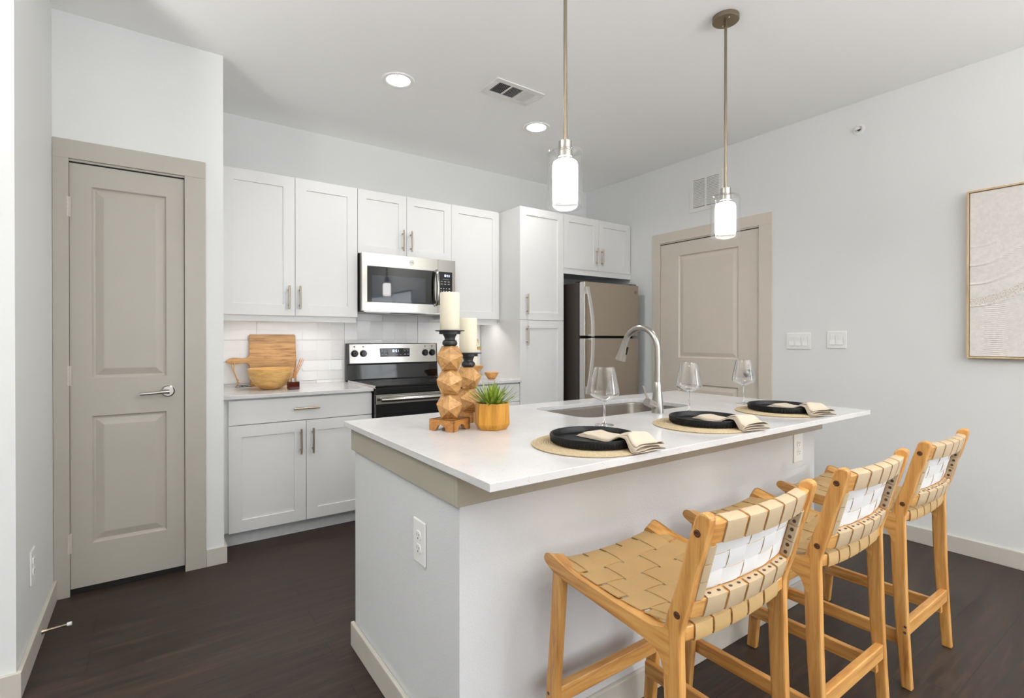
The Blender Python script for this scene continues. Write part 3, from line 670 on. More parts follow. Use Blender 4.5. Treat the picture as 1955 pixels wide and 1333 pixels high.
# ------------------------------------------------------------------ refrigerator
FX0, FX1, FYF = 2.9600, 3.6290, 3.150
t = thing('refrigerator', 'slate stainless top-freezer refrigerator under the right-hand cabinet', 'refrigerator', (3.295, 3.5, 0))
part('body', B().box(FX0 + 0.004, FX1 - 0.004, FYF + 0.078, 3.90, 0.03, 1.690), M['slateside'], t, bevel=0.004)
for x in (FX0 + 0.06, FX1 - 0.06):
    for y in (FYF + 0.14, 3.82): part('foot', B().cyl((x, y, 0), (x, y, 0.032), 0.02), M['blackmat'], t, smooth=True)
part('gasket', B().box(FX0 + 0.010, FX1 - 0.010, FYF + 0.062, FYF + 0.078, 0.11, 1.680), M['dark'], t)
part('base_grille', B().box(FX0 + 0.01, FX1 - 0.01, FYF + 0.03, FYF + 0.078, 0.03, 0.10), M['blackmat'], t)
for nm, z0, z1, h0, h1 in (('freezer_door', 1.237, 1.696, 1.232, 1.650), ('fridge_door', 0.112, 1.218, 0.752, 1.222)):
    dr = part(nm, B().box(FX0, FX1, FYF, FYF + 0.062, z0, z1), M['slate'], t, bevel=0.006)
    part('door_edge', B().box(FX0 - 0.0012, FX0 + 0.001, FYF + 0.006, FYF + 0.058, z0 + 0.006, z1 - 0.006), M['edge'], dr)
    b = B(); up = nm == 'freezer_door'; hp = []
    for k in range(25):                     # bowed flat strap handle, farthest out near the split between the doors
        q = k / 24; s_ = 1 - q if up else q
        hp.append((FX0 + 0.014 + 0.036 * math.sin(s_ * math.pi / 2), FYF - 0.020 - 0.030 * math.sin(s_ * math.pi * 0.62), h0 + (h1 - h0) * q))
    b.ribbon(hp, (1, 0, 0), 0.034, 0.011)
    zs = h0 + 0.012 if up else h1 - 0.012
    b.box(FX0 + 0.040, FX0 + 0.060, FYF - 0.040, FYF + 0.001, zs - 0.008, zs + 0.008)
    zz = h1 - 0.03 if up else h0 + 0.03
    b.box(FX0 + 0.008, FX0 + 0.036, FYF - 0.026, FYF + 0.001, zz - 0.032, zz + 0.03)
    part('door_handle', b, M['edge'], dr, bevel=0.002)
    if up: emblem(dr, FX1 - 0.040, 1.632, FYF - 0.0003, 0.016, M['greymark'])
part('hinge_cover', B().box(FX0 + 0.0, FX0 + 0.05, FYF + 0.02, FYF + 0.12, 1.696, 1.704), M['slateside'], t)
part('hinge_cover', B().box(FX1 - 0.08, FX1 - 0.01, FYF + 0.02, FYF + 0.12, 1.696, 1.708), M['slateside'], t)

# ------------------------------------------------------------------ island
IX0, IX1, IY0, IY1 = 0.6223, 2.6949, 0.9705, 2.0445
BX0, BX1, BY0, BY1 = 0.6555, 2.5950, 1.1690, 2.0060
ZT = ZK - 0.0205
t = thing('kitchen_island', 'white textured kitchen island with taupe band under its quartz top', 'kitchen island', (1.62, 1.6, 0))
b = B()
b.box(BX0, BX0 + 0.10, BY0, BY1, 0, ZT - 0.001).box(BX1 - 0.10, BX1, BY0, BY1, 0, ZT - 0.001).box(BX0 + 0.10, BX1 - 0.10, BY0, BY0 + 0.10, 0, ZT - 0.001).box(BX0 + 0.10, BX1 - 0.10, BY1 - 0.02, BY1, 0.09, ZT - 0.001)
part('wall_body', b, M['islwall'], t)
for i in range(3):
    x0 = BX0 + 0.12 + i * 0.566
    part('cabinet_door', B().box(x0, x0 + 0.562, BY1, BY1 + 0.019, 0.10, ZT - 0.02), M['cab'], t)
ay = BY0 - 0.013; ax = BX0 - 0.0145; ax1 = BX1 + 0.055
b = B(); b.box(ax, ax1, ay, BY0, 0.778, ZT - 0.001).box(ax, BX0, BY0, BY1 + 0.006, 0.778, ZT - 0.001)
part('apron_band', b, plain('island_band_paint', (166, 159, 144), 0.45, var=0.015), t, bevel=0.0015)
b = B(); b.box(BX0 - 0.0155, BX1, BY0 - 0.014, BY0, 0, 0.095).box(BX0 - 0.0155, BX0, BY0, BY1 + 0.014, 0, 0.095)
part('baseboard', b, M['base'], t, bevel=0.004)
# countertop with rounded sink cut-out
SX0, SX1, SY0, SY1, SR = 1.455, 2.175, 1.535, 1.915, 0.075
b = B(); bm = b.bm
outer = [(IX0, IY0), (IX1, IY0), (IX1, IY1), (IX0, IY1)]; inner = rrect(SX0, SX1, SY0, SY1, SR)
loops = []
for z in (ZT, ZK):
    vo = [bm.verts.new((x, y, z)) for x, y in outer]; vi = [bm.verts.new((x, y, z)) for x, y in inner]
    ed = [bm.edges.new((L[i], L[(i + 1) % len(L)])) for L in (vo, vi) for i in range(len(L))]
    bmesh.ops.triangle_fill(bm, use_beauty=True, edges=ed); loops.append((vo, vi))
for a, c in zip(loops[0], loops[1]):
    for i in range(len(a)):
        j = (i + 1) % len(a); bm.faces.new((a[i], a[j], c[j], c[i]))
single('island_countertop', b, M['quartz'], (1.66, 1.5, ZT), 'white speckled quartz island top set with plates and glasses', 'countertop', bevel=0.0015)
t = thing('sink', 'dark stainless undermount sink in the island top', 'sink', (1.815, 1.725, ZT - 0.20))
b = B(); lv = [(0.012, ZT - 0.0005), (-0.004, ZT - 0.0005), (-0.006, ZT - 0.01), (-0.010, ZT - 0.16), (-0.035, ZT - 0.195), (-0.12, ZT - 0.20)]
rings = [[b.bm.verts.new((x, y, z)) for x, y in rrect(SX0 - i, SX1 + i, SY0 - i, SY1 + i, max(0.02, SR + i))] for i, z in lv]
for a, c in zip(rings, rings[1:]):
    for i in range(len(a)):
        j = (i + 1) % len(a); b.bm.faces.new((a[i], a[j], c[j], c[i]))
b.bm.faces.new(rings[-1])
o = part('basin', b, M['sinksteel'], t, smooth=True, recalc=False)
part('drain', B().lathe([(0.0, -0.004), (0.03, -0.004), (0.036, 0.001), (0.045, 0.0015), (0.047, 0.0)], (1.815, 1.74, ZT - 0.199), 32), M['chrome'], t, smooth=True)
# faucet
fx, fy = 1.8265, 1.4770
t = thing('faucet', 'brushed nickel pull-down gooseneck faucet beside the island sink', 'faucet', (fx, fy, ZK))
part('base', B().lathe([(0.0, ZK), (0.0265, ZK), (0.0265, ZK + 0.006), (0.0255, ZK + 0.02), (0.0225, ZK + 0.06), (0.0185, ZK + 0.10), (0.0160, ZK + 0.135), (0.0150, ZK + 0.1365), (0.0, ZK + 0.1365)], (fx, fy, 0), 32), M['nickel'], t, smooth=True)
P = [(fx, fy, ZK + 0.135), (fx, fy, ZK + 0.20), (fx, fy, 1.15)]
rc = 0.0975; cz = 1.166
for k in range(0, 13):
    a = R(180 - 13.0 * k); P.append((fx, fy + rc + rc * math.cos(a), cz + rc * math.sin(a)))
part('spout', B().tube(P, 0.0135, 18), M['nickel'], t, smooth=True)
e = Vector(P[-1]); d = (e - Vector(P[-2])).normalized(); d = (Vector((0, 0.34, -1))).normalized()
hd = B(); hd.tube([e, e + d * 0.004], 0.0128, 18)
hd.tube([e + d * 0.004, e + d * 0.03, e + d * 0.07, e + d * 0.098, e + d * 0.1], [0.0145, 0.0165, 0.0215, 0.0255, 0.0235], 24)
h_ = part('spray_head', hd, M['nickel'], t, smooth=True)
c = e + d * 0.045 + Vector((0.006, -0.018, -0.004)); part('spray_button', B().tube([c - d * 0.016, c + d * 0.022], 0.0045, 10), M['black'], h_, smooth=True)
b = B(); a0 = Vector((fx - 0.012, fy, 0.918)); a1 = Vector((fx - 0.074, fy - 0.002, 0.942)); b.cyl(a0, a1, 0.0165, 0.0175, 24)
lv_ = part('valve', b, M['nickel'], t, smooth=True)
part('lever', B().tube([a1 + Vector((0.008, 0, 0.012)), a1 + Vector((-0.012, 0, 0.040)), a1 + Vector((-0.024, 0, 0.068))], [0.0050, 0.0044, 0.0040], 12), M['nickel'], lv_, smooth=True)

# ------------------------------------------------------------------ outlets, switches, vents on the walls
def outlet(loc, rz, label):
    t = thing('wall_outlet', label, 'outlet', loc, rz, world=False)
    part('cover_plate', B().prism([(-0.0405, -0.065), (0.0405, -0.065), (0.0405, 0.065), (-0.0405, 0.065)], -0.006, 0, 'y'), M['white'], t, bevel=0.003)
    for z in (-0.0195, 0.0195):
        pl = [(0.0165 * math.cos(a) * 1.0, z + max(-0.0135, min(0.0135, 0.0175 * math.sin(a)))) for a in [2 * math.pi * k / 28 for k in range(28)]]
        rc_ = part('receptacle', B().prism(pl, -0.0085, -0.005, 'y'), M['white'], t, bevel=0.0008)
        b = B(); b.box(-0.0075, -0.0055, -0.0089, -0.008, z - 0.001, z + 0.0075).box(0.0050, 0.0070, -0.0089, -0.008, z - 0.0005, z + 0.0065)
        b.cyl((0, -0.0089, z - 0.0075), (0, -0.008, z - 0.0075), 0.0026, seg=10)
        part('slots', b, M['slot'], rc_)
    part('screw', B().cyl((0, -0.0072, 0), (0, -0.005, 0), 0.0028, seg=10), M['white'], t)
outlet((BX0 - 0.0005, 1.4055, 0.608), R(-90), 'white duplex outlet on the left end of the island')
outlet((2.4320, BY0 - 0.0005, 0.7125), 0, 'white duplex outlet on the seating side of the island')
outlet((XL + 0.0005, 2.630, 0.352), R(90), 'white duplex outlet on the left wall near the pantry door')
def switches(loc, w, n, label):
    t = thing('light_switch', label, 'light switch', loc, R(-90), world=False)
    part('cover_plate', B().prism([(-w / 2, -0.0575), (w / 2, -0.0575), (w / 2, 0.0575), (-w / 2, 0.0575)], -0.006, 0, 'y'), M['white'], t, bevel=0.0025)
    for k in range(n):
        x = (k - (n - 1) / 2) * 0.0462
        part('rocker', B().prism([(-0.0055, -0.0335), (-0.0115, -0.0335), (-0.0070, 0.0), (-0.0075, 0.0335), (-0.0055, 0.0335)], x - 0.0165, x + 0.0165, 'x'), M['white'], t, bevel=0.0008)
        b = B()
        for z in (-0.0475, 0.0475): b.cyl((x, -0.0068, z), (x, -0.0055, z), 0.0026, seg=10)
        part('screw', b, M['vent'], t)
switches((XR - 0.0003, 1.788, 1.1975), 0.165, 3, 'white three-gang switch plate nearer the right door')
switches((XR - 0.0003, 1.541, 1.2070), 0.120, 2, 'white two-gang switch plate nearer the picture')
# return-air grille on right wall
t = thing('air_grille', 'white louvred return-air grille high on the right wall above the door', 'vent', (XR - 0.0003, 2.5295, 2.4260), R(-90), world=False)
b = B(); w, h = 0.307, 0.298; iw, ih = 0.240, 0.232
b.box(-w / 2, w / 2, -0.006, 0, ih / 2, h / 2).box(-w / 2, w / 2, -0.006, 0, -h / 2, -ih / 2).box(-w / 2, -iw / 2, -0.006, 0, -ih / 2, ih / 2).box(iw / 2, w / 2, -0.006, 0, -ih / 2, ih / 2).box(-0.008, 0.008, -0.0055, 0, -ih / 2, ih / 2)
part('frame', b, M['vent'], t, bevel=0.001)
part('backing', B().box(-iw / 2, iw / 2, -0.0008, -0.0002, -ih / 2, ih / 2), plain('grille_backing', (140, 138, 135), 0.8), t)
for k in range(17):
    z = -ih / 2 + 0.007 + k * (ih - 0.010) / 17
    part('louvre', B().prism([(-0.0006, z + 0.011), (-0.0058, z), (-0.0058, z + 0.0018), (-0.0006, z + 0.0128)], -iw / 2, iw / 2, 'x'), M['vent'], t)
# ceiling register
t = thing('air_vent', 'white three-section ceiling air vent between the recessed lights', 'vent', (1.8285, 2.5930, ZC), R(1.0), world=False)
b = B(); w, h = 0.352, 0.196; iw, ih = 0.270, 0.124
b.box(-w / 2, w / 2, ih / 2, h / 2, -0.007, 0).box(-w / 2, w / 2, -h / 2, -ih / 2, -0.007, 0).box(-w / 2, -iw / 2, -ih / 2, ih / 2, -0.007, 0).box(iw / 2, w / 2, -ih / 2, ih / 2, -0.007, 0)
for x in (-0.045, 0.045): b.box(x - 0.005, x + 0.005, -ih / 2, ih / 2, -0.0065, 0)
part('frame', b, M['vent'], t, bevel=0.0015)
part('backing', B().box(-iw / 2, iw / 2, -ih / 2, ih / 2, -0.0009, -0.0003), M['dark'], t)
for k in range(8):
    x = -iw / 2 + 0.006 + k * 0.0102
    part('louvre', B().prism([(x + 0.006, -0.001), (x, -0.0068), (x + 0.0012, -0.0068), (x + 0.0072, -0.001)], -ih / 2, ih / 2, 'y'), M['vent'], t)
for k in range(9):
    y = -ih / 2 + 0.006 + k * 0.0132
    part('louvre', B().prism([(y + 0.006, -0.001), (y, -0.0068), (y + 0.0012, -0.0068), (y + 0.0072, -0.001)], -0.040, 0.040, 'x'), M['vent'], t)
for k in range(8):
    x = 0.054 + k * 0.0102
    part('louvre', B().prism([(x, -0.001), (x + 0.0065, -0.0068), (x + 0.0085, -0.0068), (x + 0.004, -0.001)], -ih / 2, ih / 2, 'y'), M['vent'], t)
# sidewall sprinkler
t = thing('fire_sprinkler', 'small round white sprinkler head high on the right wall', 'sprinkler', (XR - 0.0003, 1.4130, 2.5640), R(-90), world=False)
def latY(prof, seg=32):
    b = B(); b.lathe(prof, (0, 0, 0), seg); b.deform(lambda v: Vector((v.x, -v.z, v.y))); return b
part('escutcheon', latY([(0.0, 0.0), (0.034, 0.0), (0.034, 0.004), (0.024, 0.007), (0.021, 0.007), (0.020, 0.002), (0.0, 0.002)]), M['vent'], t, smooth=True)
part('head', latY([(0.0, 0.0), (0.010, 0.002), (0.009, 0.016), (0.005, 0.020), (0.0, 0.020)]), M['slot'], t, smooth=True)
part('deflector', B().box(-0.013, 0.013, -0.030, -0.028, -0.008, 0.010), M['vent'], t, bevel=0.001)
part('frame_arm', B().tube([(-0.009, -0.012, 0), (-0.011, -0.02, 0), (-0.004, -0.029, 0)], 0.0022, 8).tube([(0.009, -0.012, 0), (0.011, -0.02, 0), (0.004, -0.029, 0)], 0.0022, 8), M['vent'], t, smooth=True)
# door stop
t = thing('door_stop', 'brass-coloured baseboard door stop with white rubber tip', 'door stop', (XL + 0.014, 2.745, 0.045))
a, c = Vector((XL + 0.0145, 2.745, 0.045)), Vector((XL + 0.092, 2.738, 0.052))
part('rod', B().tube([a, a + (c - a) * 0.10, a + (c - a) * 0.22, c], [0.011, 0.0085, 0.0048, 0.0042], 14), M['pull'], t, smooth=True)
part('rubber_tip', B().tube([c, c + (c - a).normalized() * 0.014], 0.0078, 14), M['white'], t, smooth=True)

# ------------------------------------------------------------------ textured picture
t = thing('wall_art', 'large white textured relief picture in thin light wood frame', 'picture', (XR - 0.001, 0.5250, 1.5680), R(-90), world=False)
AW, AH = 0.69, 0.922
def canvas_mat():
    m = NT('plaster_relief'); f = m.noise(m.coord(), 60, 4)
    m.l(m.ramp(f, [(0.3, lin((220, 215, 209))), (0.7, lin((232, 228, 224)))]), m.b.inputs['Base Color']); m.b.inputs['Roughness'].default_value = 0.8; return m.m
def speck_mat():
    m = NT('pebbled_relief'); f = m.noise(m.coord(), 190, 3)
    m.l(m.ramp(f, [(0.35, lin((190, 168, 150))), (0.5, lin((224, 218, 212))), (0.7, lin((232, 228, 224)))]), m.b.inputs['Base Color']); m.b.inputs['Roughness'].default_value = 0.85; m.bump(f, 0.8, 0.004); return m.m
def rel(u, v):
    x = (u - 0.5) * (AW - 0.024); z = (v - 0.5) * (AH - 0.024); q = u
    h = 0.0
    def curve(z0, amp): return z0 + amp * (0.5 - 0.5 * math.cos(min(1, max(0, (q - 0.02) / 0.6)) * math.pi)) - 0.012 * math.sin(q * 3)
    c1, c2, c3, c4 = curve(0.150, 0.17), curve(0.048, 0.19), curve(-0.055, 0.17), curve(-0.175, 0.15)
    pebb = curve(-0.125, 0.16)
    def lip(c): d = (z - c); return 0.0045 * math.exp(-(d / 0.006) ** 2) if d > 0 else (0.0045 * math.exp(-(d / 0.0015) ** 2))
    h += lip(c2) + lip(c3) + lip(c4) + 0.35 * lip(c1)
    if z < c4: h += 0.0014 * math.sin((z - c4 * 0.8 + 0.05 * math.sin(q * 5)) * 2 * math.pi / 0.0105)
    elif c3 < z < c2: h += 0.0006 * math.sin((z - c3) * 2 * math.pi / 0.009)
    return Vector((x, -0.026 - h, z)), (c4 + 0.004 < z < pebb)
b = B(); nu, nv = 46, 300; vs = []
for i in range(nu):
    vs.append([b.bm.verts.new(rel(i / (nu - 1), j / (nv - 1))[0]) for j in range(nv)])
for i in range(nu - 1):
    for j in range(nv - 1):
        f = b.bm.faces.new((vs[i][j], vs[i + 1][j], vs[i + 1][j + 1], vs[i][j + 1])); f.material_index = 1 if rel((i + .5) / (nu - 1), (j + .5) / (nv - 1))[1] else 0
bmesh.ops.recalc_face_normals(b.bm, faces=b.bm.faces)
part('relief_canvas', b, [canvas_mat(), speck_mat()], t, smooth=True)
part('stretcher_board', B().box(-(AW - 0.024) / 2, (AW - 0.024) / 2, -0.024, -0.001, -(AH - 0.024) / 2, (AH - 0.024) / 2), M['linen'], t)
b = B()
for s in (-1, 1):
    b.box(min(s * AW / 2, s * (AW / 2 - 0.009)), max(s * AW / 2, s * (AW / 2 - 0.009)), -0.036, 0, -AH / 2, AH / 2)
    b.box(-AW / 2 + 0.009, AW / 2 - 0.009, -0.036, 0, min(s * AH / 2, s * (AH / 2 - 0.009)), max(s * AH / 2, s * (AH / 2 - 0.009)))
part('frame', b, M['frame'], t, bevel=0.001)

# ------------------------------------------------------------------ lamps
def downlight(x, y, label, power, group=None):
    t = thing('recessed_light', label, 'ceiling light', (x, y, ZC), group=group)
    part('trim_ring', B().lathe([(0.068, ZC - 0.003), (0.080, ZC - 0.008), (0.091, ZC - 0.006), (0.0945, ZC - 0.0005)], (x, y, 0), 48), M['white'], t, smooth=True)
    part('lens', B().lathe([(0.0, ZC - 0.0035), (0.068, ZC - 0.0035)], (x, y, 0), 40), M['lamp'], t)
    area_light('recessed_light_lamp', (0, 0, -0.012), (0, 0, 0), 0.13, 0.13, power, (1.0, 0.985, 0.965), parent=t, shape='DISK', spread=150)
downlight(1.1935, 2.862, 'lit round recessed ceiling light nearer the pantry', 4.5)
downlight(2.276, 2.924, 'lit round recessed ceiling light nearer the pendants', 6)
downlight(1.55, -0.50, 'recessed ceiling light in the living area behind the camera, right', 8)
downlight(-1.0, -0.50, 'recessed ceiling light in the living area behind the camera, left', 8)
downlight(1.30, 0.43, 'recessed ceiling light above the bar stools', 2.6)
def fill_torchiere(x, y, label, power):  # invented uplight out of view, added to brighten ceiling and walls
    t = thing('fill_lamp', label, 'added fill lamp', (x, y, 0))
    part('base', B().lathe([(0.0, 0.0), (0.14, 0.0), (0.14, 0.012), (0.03, 0.022), (0.0, 0.022)], (x, y, 0), 36), M['nickel'], t, smooth=True)
    part('pole', B().cyl((x, y, 0.02), (x, y, 1.72), 0.012), M['nickel'], t, smooth=True)
    part('bowl_shade', B().lathe([(0.012, 1.72), (0.06, 1.735), (0.13, 1.78), (0.16, 1.84), (0.157, 1.84), (0.126, 1.784), (0.058, 1.741), (0.0, 1.73)], (x, y, 0), 40), M['white'], t, smooth=True)
    area_light('fill_lamp_light', (0, 0, 1.845), (R(180), 0, 0), 0.28, 0.28, power, (1.0, 0.985, 0.96), parent=t, shape='DISK')
fill_torchiere(-1.15, 1.45, 'added unseen fill uplight left of the camera behind the pantry corner', 50)
fill_torchiere(2.5, -1.7, 'added unseen fill uplight in the living area by the right wall', 76)
fill_torchiere(0.7, -2.3, 'added unseen fill uplight in front of the living room windows', 90)
def pendant(x, y, label):
    t = thing('pendant_lamp', label, 'pendant light', (x, y, ZC))
    b = B().lathe([(0.0, ZC - 0.0005), (0.060, ZC - 0.0005), (0.060, ZC - 0.020), (0.058, ZC - 0.022), (0.0, ZC - 0.022)], (x, y, 0), 40)
    cn = part('canopy', b, M['bronze'], t, smooth=True)
    a = R(55)
    for s in (-1, 1): part('screw', B().cyl((x + s * 0.036 * math.cos(a), y + s * 0.036 * math.sin(a), ZC - 0.022), (x + s * 0.036 * math.cos(a), y + s * 0.036 * math.sin(a), ZC - 0.027), 0.0045, 0.0035, 12), M['nickel'], cn, smooth=True)
    b = B().cyl((x, y, ZC - 0.022), (x, y, ZC - 0.050), 0.0085, seg=14).cyl((x, y, ZC - 0.05), (x, y, 1.930), 0.0066, seg=14)
    part('rod', b, M['bronze'], t, smooth=True)
    b = B().lathe([(0.0, 1.936), (0.006, 1.934), (0.0085, 1.930), (0.0245, 1.928), (0.0245, 1.895), (0.0265, 1.893), (0.0265, 1.872), (0.0235, 1.870), (0.0235, 1.852), (0.0, 1.852)], (x, y, 0), 32)
    part('socket', b, M['nickel'], t, smooth=True)
    ro = 0.0655
    b = B().lathe([(0.0250, 1.8975), (ro - 0.014, 1.8965), (ro - 0.004, 1.892), (ro, 1.881), (ro, 1.690), (ro - 0.0045, 1.690), (ro - 0.0045, 1.879), (ro - 0.008, 1.888), (ro - 0.016, 1.8925), (0.0250, 1.8935)], (x, y, 0), 56)
    part('glass_shade', b, M['glass'], t, smooth=True)
    ri = 0.0455
    b = B().lathe([(0.020, 1.860), (ri - 0.010, 1.858), (ri - 0.003, 1.853), (ri, 1.842), (ri, 1.719)], (x, y, 0), 48)
    sh = part('opal_shade', b, M['opal'], t, smooth=True)
    part('lit_opening', B().lathe([(0.0, 1.7205), (ri - 0.0015, 1.7195)], (x, y, 0), 40), M['bulb'], sh)
    area_light('pendant_lamp_light', (0, 0, 1.716 - ZC), (0, 0, 0), 0.085, 0.085, 0.3, (1, 0.985, 0.97), parent=t, shape='DISK')
pendant(1.2262, 1.4067, 'clear and opal glass pendant lamp nearer the camera above the near plate')
pendant(2.2320, 1.4067, 'clear and opal glass pendant lamp farther along the island before the right door')

# ------------------------------------------------------------------ place settings
PL = [(1.100, 1.151, 1.116, 1.148), (1.694, 1.165, 1.719, 1.163), (2.290, 1.186, 2.305, 1.183)]
WHO = ['nearest the camera', 'in the middle of the island', 'farthest along the island']
prof = [(0.0, 0.0), (0.174, 0.0), (0.1765, 0.002)] 
ring = [(0.1765, 0.0040)] + [(0.174 - k * 0.174 / 48, 0.0046 + (0.0022 if k % 2 else 0)) for k in range(48)] + [(0.0, 0.006)]
ZM = 0.0062
m0 = m1 = m2 = None
def naprot(v, cx, cy, a):
    x, y = v.x - cx, v.y - cy
    return Vector((cx + x * math.cos(a) - y * math.sin(a), cy + x * math.sin(a) + y * math.cos(a), v.z))
for i, (mx_, my_, px, py) in enumerate(PL):
    b = B().lathe(prof + ring, (mx_, my_, ZK + 0.0003), 72)
    b2 = [(0.0, 0.0), (0.171, 0.0), (0.173, 0.0012)]
    single('placemat', b, M['jute'], (mx_, my_, ZK), 'round woven beige placemat ' + WHO[i], 'placemat', 'woven placemats on the island', smooth=True)
    z0 = ZK + ZM + 0.0008
    pp = [(0.0, z0), (0.118, z0), (0.126, z0 + 0.002), (0.131, z0 + 0.006), (0.1335, z0 + 0.024), (0.1330, z0 + 0.0275), (0.1300, z0 + 0.0275), (0.1270, z0 + 0.024), (0.1240, z0 + 0.0095), (0.118, z0 + 0.0065), (0.0, z0 + 0.006)]
    single('dinner_plate', B().lathe(pp, (px, py, 0), 160, mod=lambda j, k: (0.0016 if k % 2 else -0.0008) if j in (3, 4) else 0), M['plate'], (px, py, z0),
           'black ribbed-rim plate ' + WHO[i], 'plate', 'black plates on the island', smooth=True)
    # linen napkin: accordion-folded strip running from the plate over its rim to the counter edge
    ang = [R(-2), R(-12), R(-20)][i]; zf = z0 + 0.0066; zr = z0 + 0.0283; zc = ZK + 0.0075
    nx0 = px + 0.050; rd = random.Random(i)
    ph = rd.uniform(0, 6)
    def path(s):      # s 0..1 -> (y offset from plate centre, z): flat in the plate, over the rim, down to the counter
        y = 0.075 - 0.262 * s; ss = lambda q: 0.5 - 0.5 * math.cos(max(0, min(1, q)) * math.pi)
        z = zf + 0.0012 + (zr + 0.0022 - zf - 0.0012) * ss((s - 0.46) / 0.26) - (zr + 0.0022 - zc) * ss((s - 0.79) / 0.17)
        return y, z
    cross = []                                             # zigzag cross-section: (across -1..1, layer 0..3)
    NL = 4; K = 12
    for L in range(NL):
        for k in range(K + 1):
            q = -1 + 2 * k / K; q = q if L % 2 == 0 else -q
            cross.append((q, L))
    def nap(u, v, nx0=nx0, py=py):
        y, z = path(u); k = min(len(cross) - 1, int(round(v * (len(cross) - 1)))); q, L = cross[k]
        w_ = 0.050 - 0.008 * math.exp(-((u - 0.66) / 0.20) ** 2) + 0.013 * max(0, (u - 0.76) / 0.24)
        puff = 0.0042 + 0.0042 * max(0, min(1, (u - 0.70) / 0.22)) + 0.001 * math.exp(-((u - 0.06) / 0.08) ** 2)
        lift = L * puff * (1 - 0.30 * abs(q) ** 4) * min(1, 0.45 + u * 7)
        wv = 0.0016 * math.sin(q * 3.2 + u * 7 + L * 1.7 + ph) * (0.3 + 0.7 * u) + 0.0010 * math.sin(u * 19 + q * 2 + ph)
        sh = 0.0025 * math.sin(L * 2.1 + ph) * max(0, u - 0.7)
        return Vector((nx0 + q * (w_ - 0.0015 * L) + 0.004 * math.sin(u * 6 + ph), py + y - sh + 0.003 * math.sin(q * 4 + L), z + lift + (max(wv, 0) * 0.3 if L == 0 else max(wv, -0.0012))))
    b = B(); b.grid(nap, 44, len(cross)); b.deform(lambda v, a=ang, cx=px, cy=py: naprot(v, cx, cy, a))
    o = single('napkin', b, M['linen'], (px, py - 0.10, zf), 'folded beige linen napkin draped over the plate ' + WHO[i], 'napkin', 'linen napkins on the plates', smooth=True)
    md = o.modifiers.new('thickness', 'SOLIDIFY'); md.thickness = 0.0014
# wine glasses
WG = [(1.3985, 1.379, 'left of the faucet in front of the sink'), (1.9540, 1.406, 'just right of the faucet'), (2.4340, 1.431, 'farthest right before the door knob')]
for i, (x, y, w) in enumerate(WG):
    t = thing('wine_glass', 'empty clear wine glass ' + w, 'wine glass', (x, y, ZK), group='wine glasses on the island')
    z = ZK + 0.0004
    part('foot', B().lathe([(0.0, z), (0.034, z), (0.0355, z + 0.0008), (0.034, z + 0.0018), (0.018, z + 0.004), (0.007, z + 0.008), (0.0042, z + 0.016), (0.0036, z + 0.03), (0.0035, z + 0.07), (0.0042, z + 0.082), (0.0075, z + 0.0905), (0.0, z + 0.0905)], (x, y, 0), 40), M['stemglass'], t, smooth=True)
    o_ = [(0.006, 0.0895), (0.012, 0.0925), (0.030, 0.0995), (0.049, 0.1085), (0.0545, 0.1145), (0.0560, 0.1215), (0.0545, 0.1325), (0.0475, 0.172), (0.0400, 0.2100), (0.0370, 0.2195)]
    i_ = [(r - 0.0011, zz + (0.001 if r < 0.05 and zz < 0.12 else 0)) for r, zz in o_][::-1]
    part('bowl', B().lathe([(r, z + zz) for r, zz in o_ + [(0.0364, 0.2199)] + i_] + [(0.0, z + 0.0912)], (x, y, 0), 56), M['wineglass'], t, smooth=True)

# ------------------------------------------------------------------ candle holders
def icosa(b, c, r, az, seed):
    """icosahedron standing on a face, one vertex of the lower ring turned to azimuth az; every face framed by a thin dark seam"""
    t_ = bmesh.new(); bmesh.ops.create_icosphere(t_, subdivisions=1, radius=r); t_.faces.ensure_lookup_table()
    q = t_.faces[0].normal.rotation_difference(Vector((0, 0, -1))).to_matrix()
    for v in t_.verts: v.co = q @ v.co
    vv = [v.co for v in t_.verts if -0.35 * r < v.co.z < -0.05 * r][0]
    q2 = Matrix.Rotation(az - math.atan2(vv.y, vv.x), 3, 'Z')
    for v in t_.verts: v.co = q2 @ v.co
    rnd_ = random.Random(seed)
    for f in t_.faces: f.material_index = rnd_.choice((0, 1, 2))
    inner = set(t_.faces); bmesh.ops.inset_individual(t_, faces=t_.faces[:], thickness=0.0007)
    for f in t_.faces:
        if f not in inner: f.material_index = 3
    vs_ = {v: b.bm.verts.new(v.co + Vector(c)) for v in t_.verts}
    for f in t_.faces: b.bm.faces.new([vs_[v] for v in f.verts]).material_index = f.material_index
    t_.free()
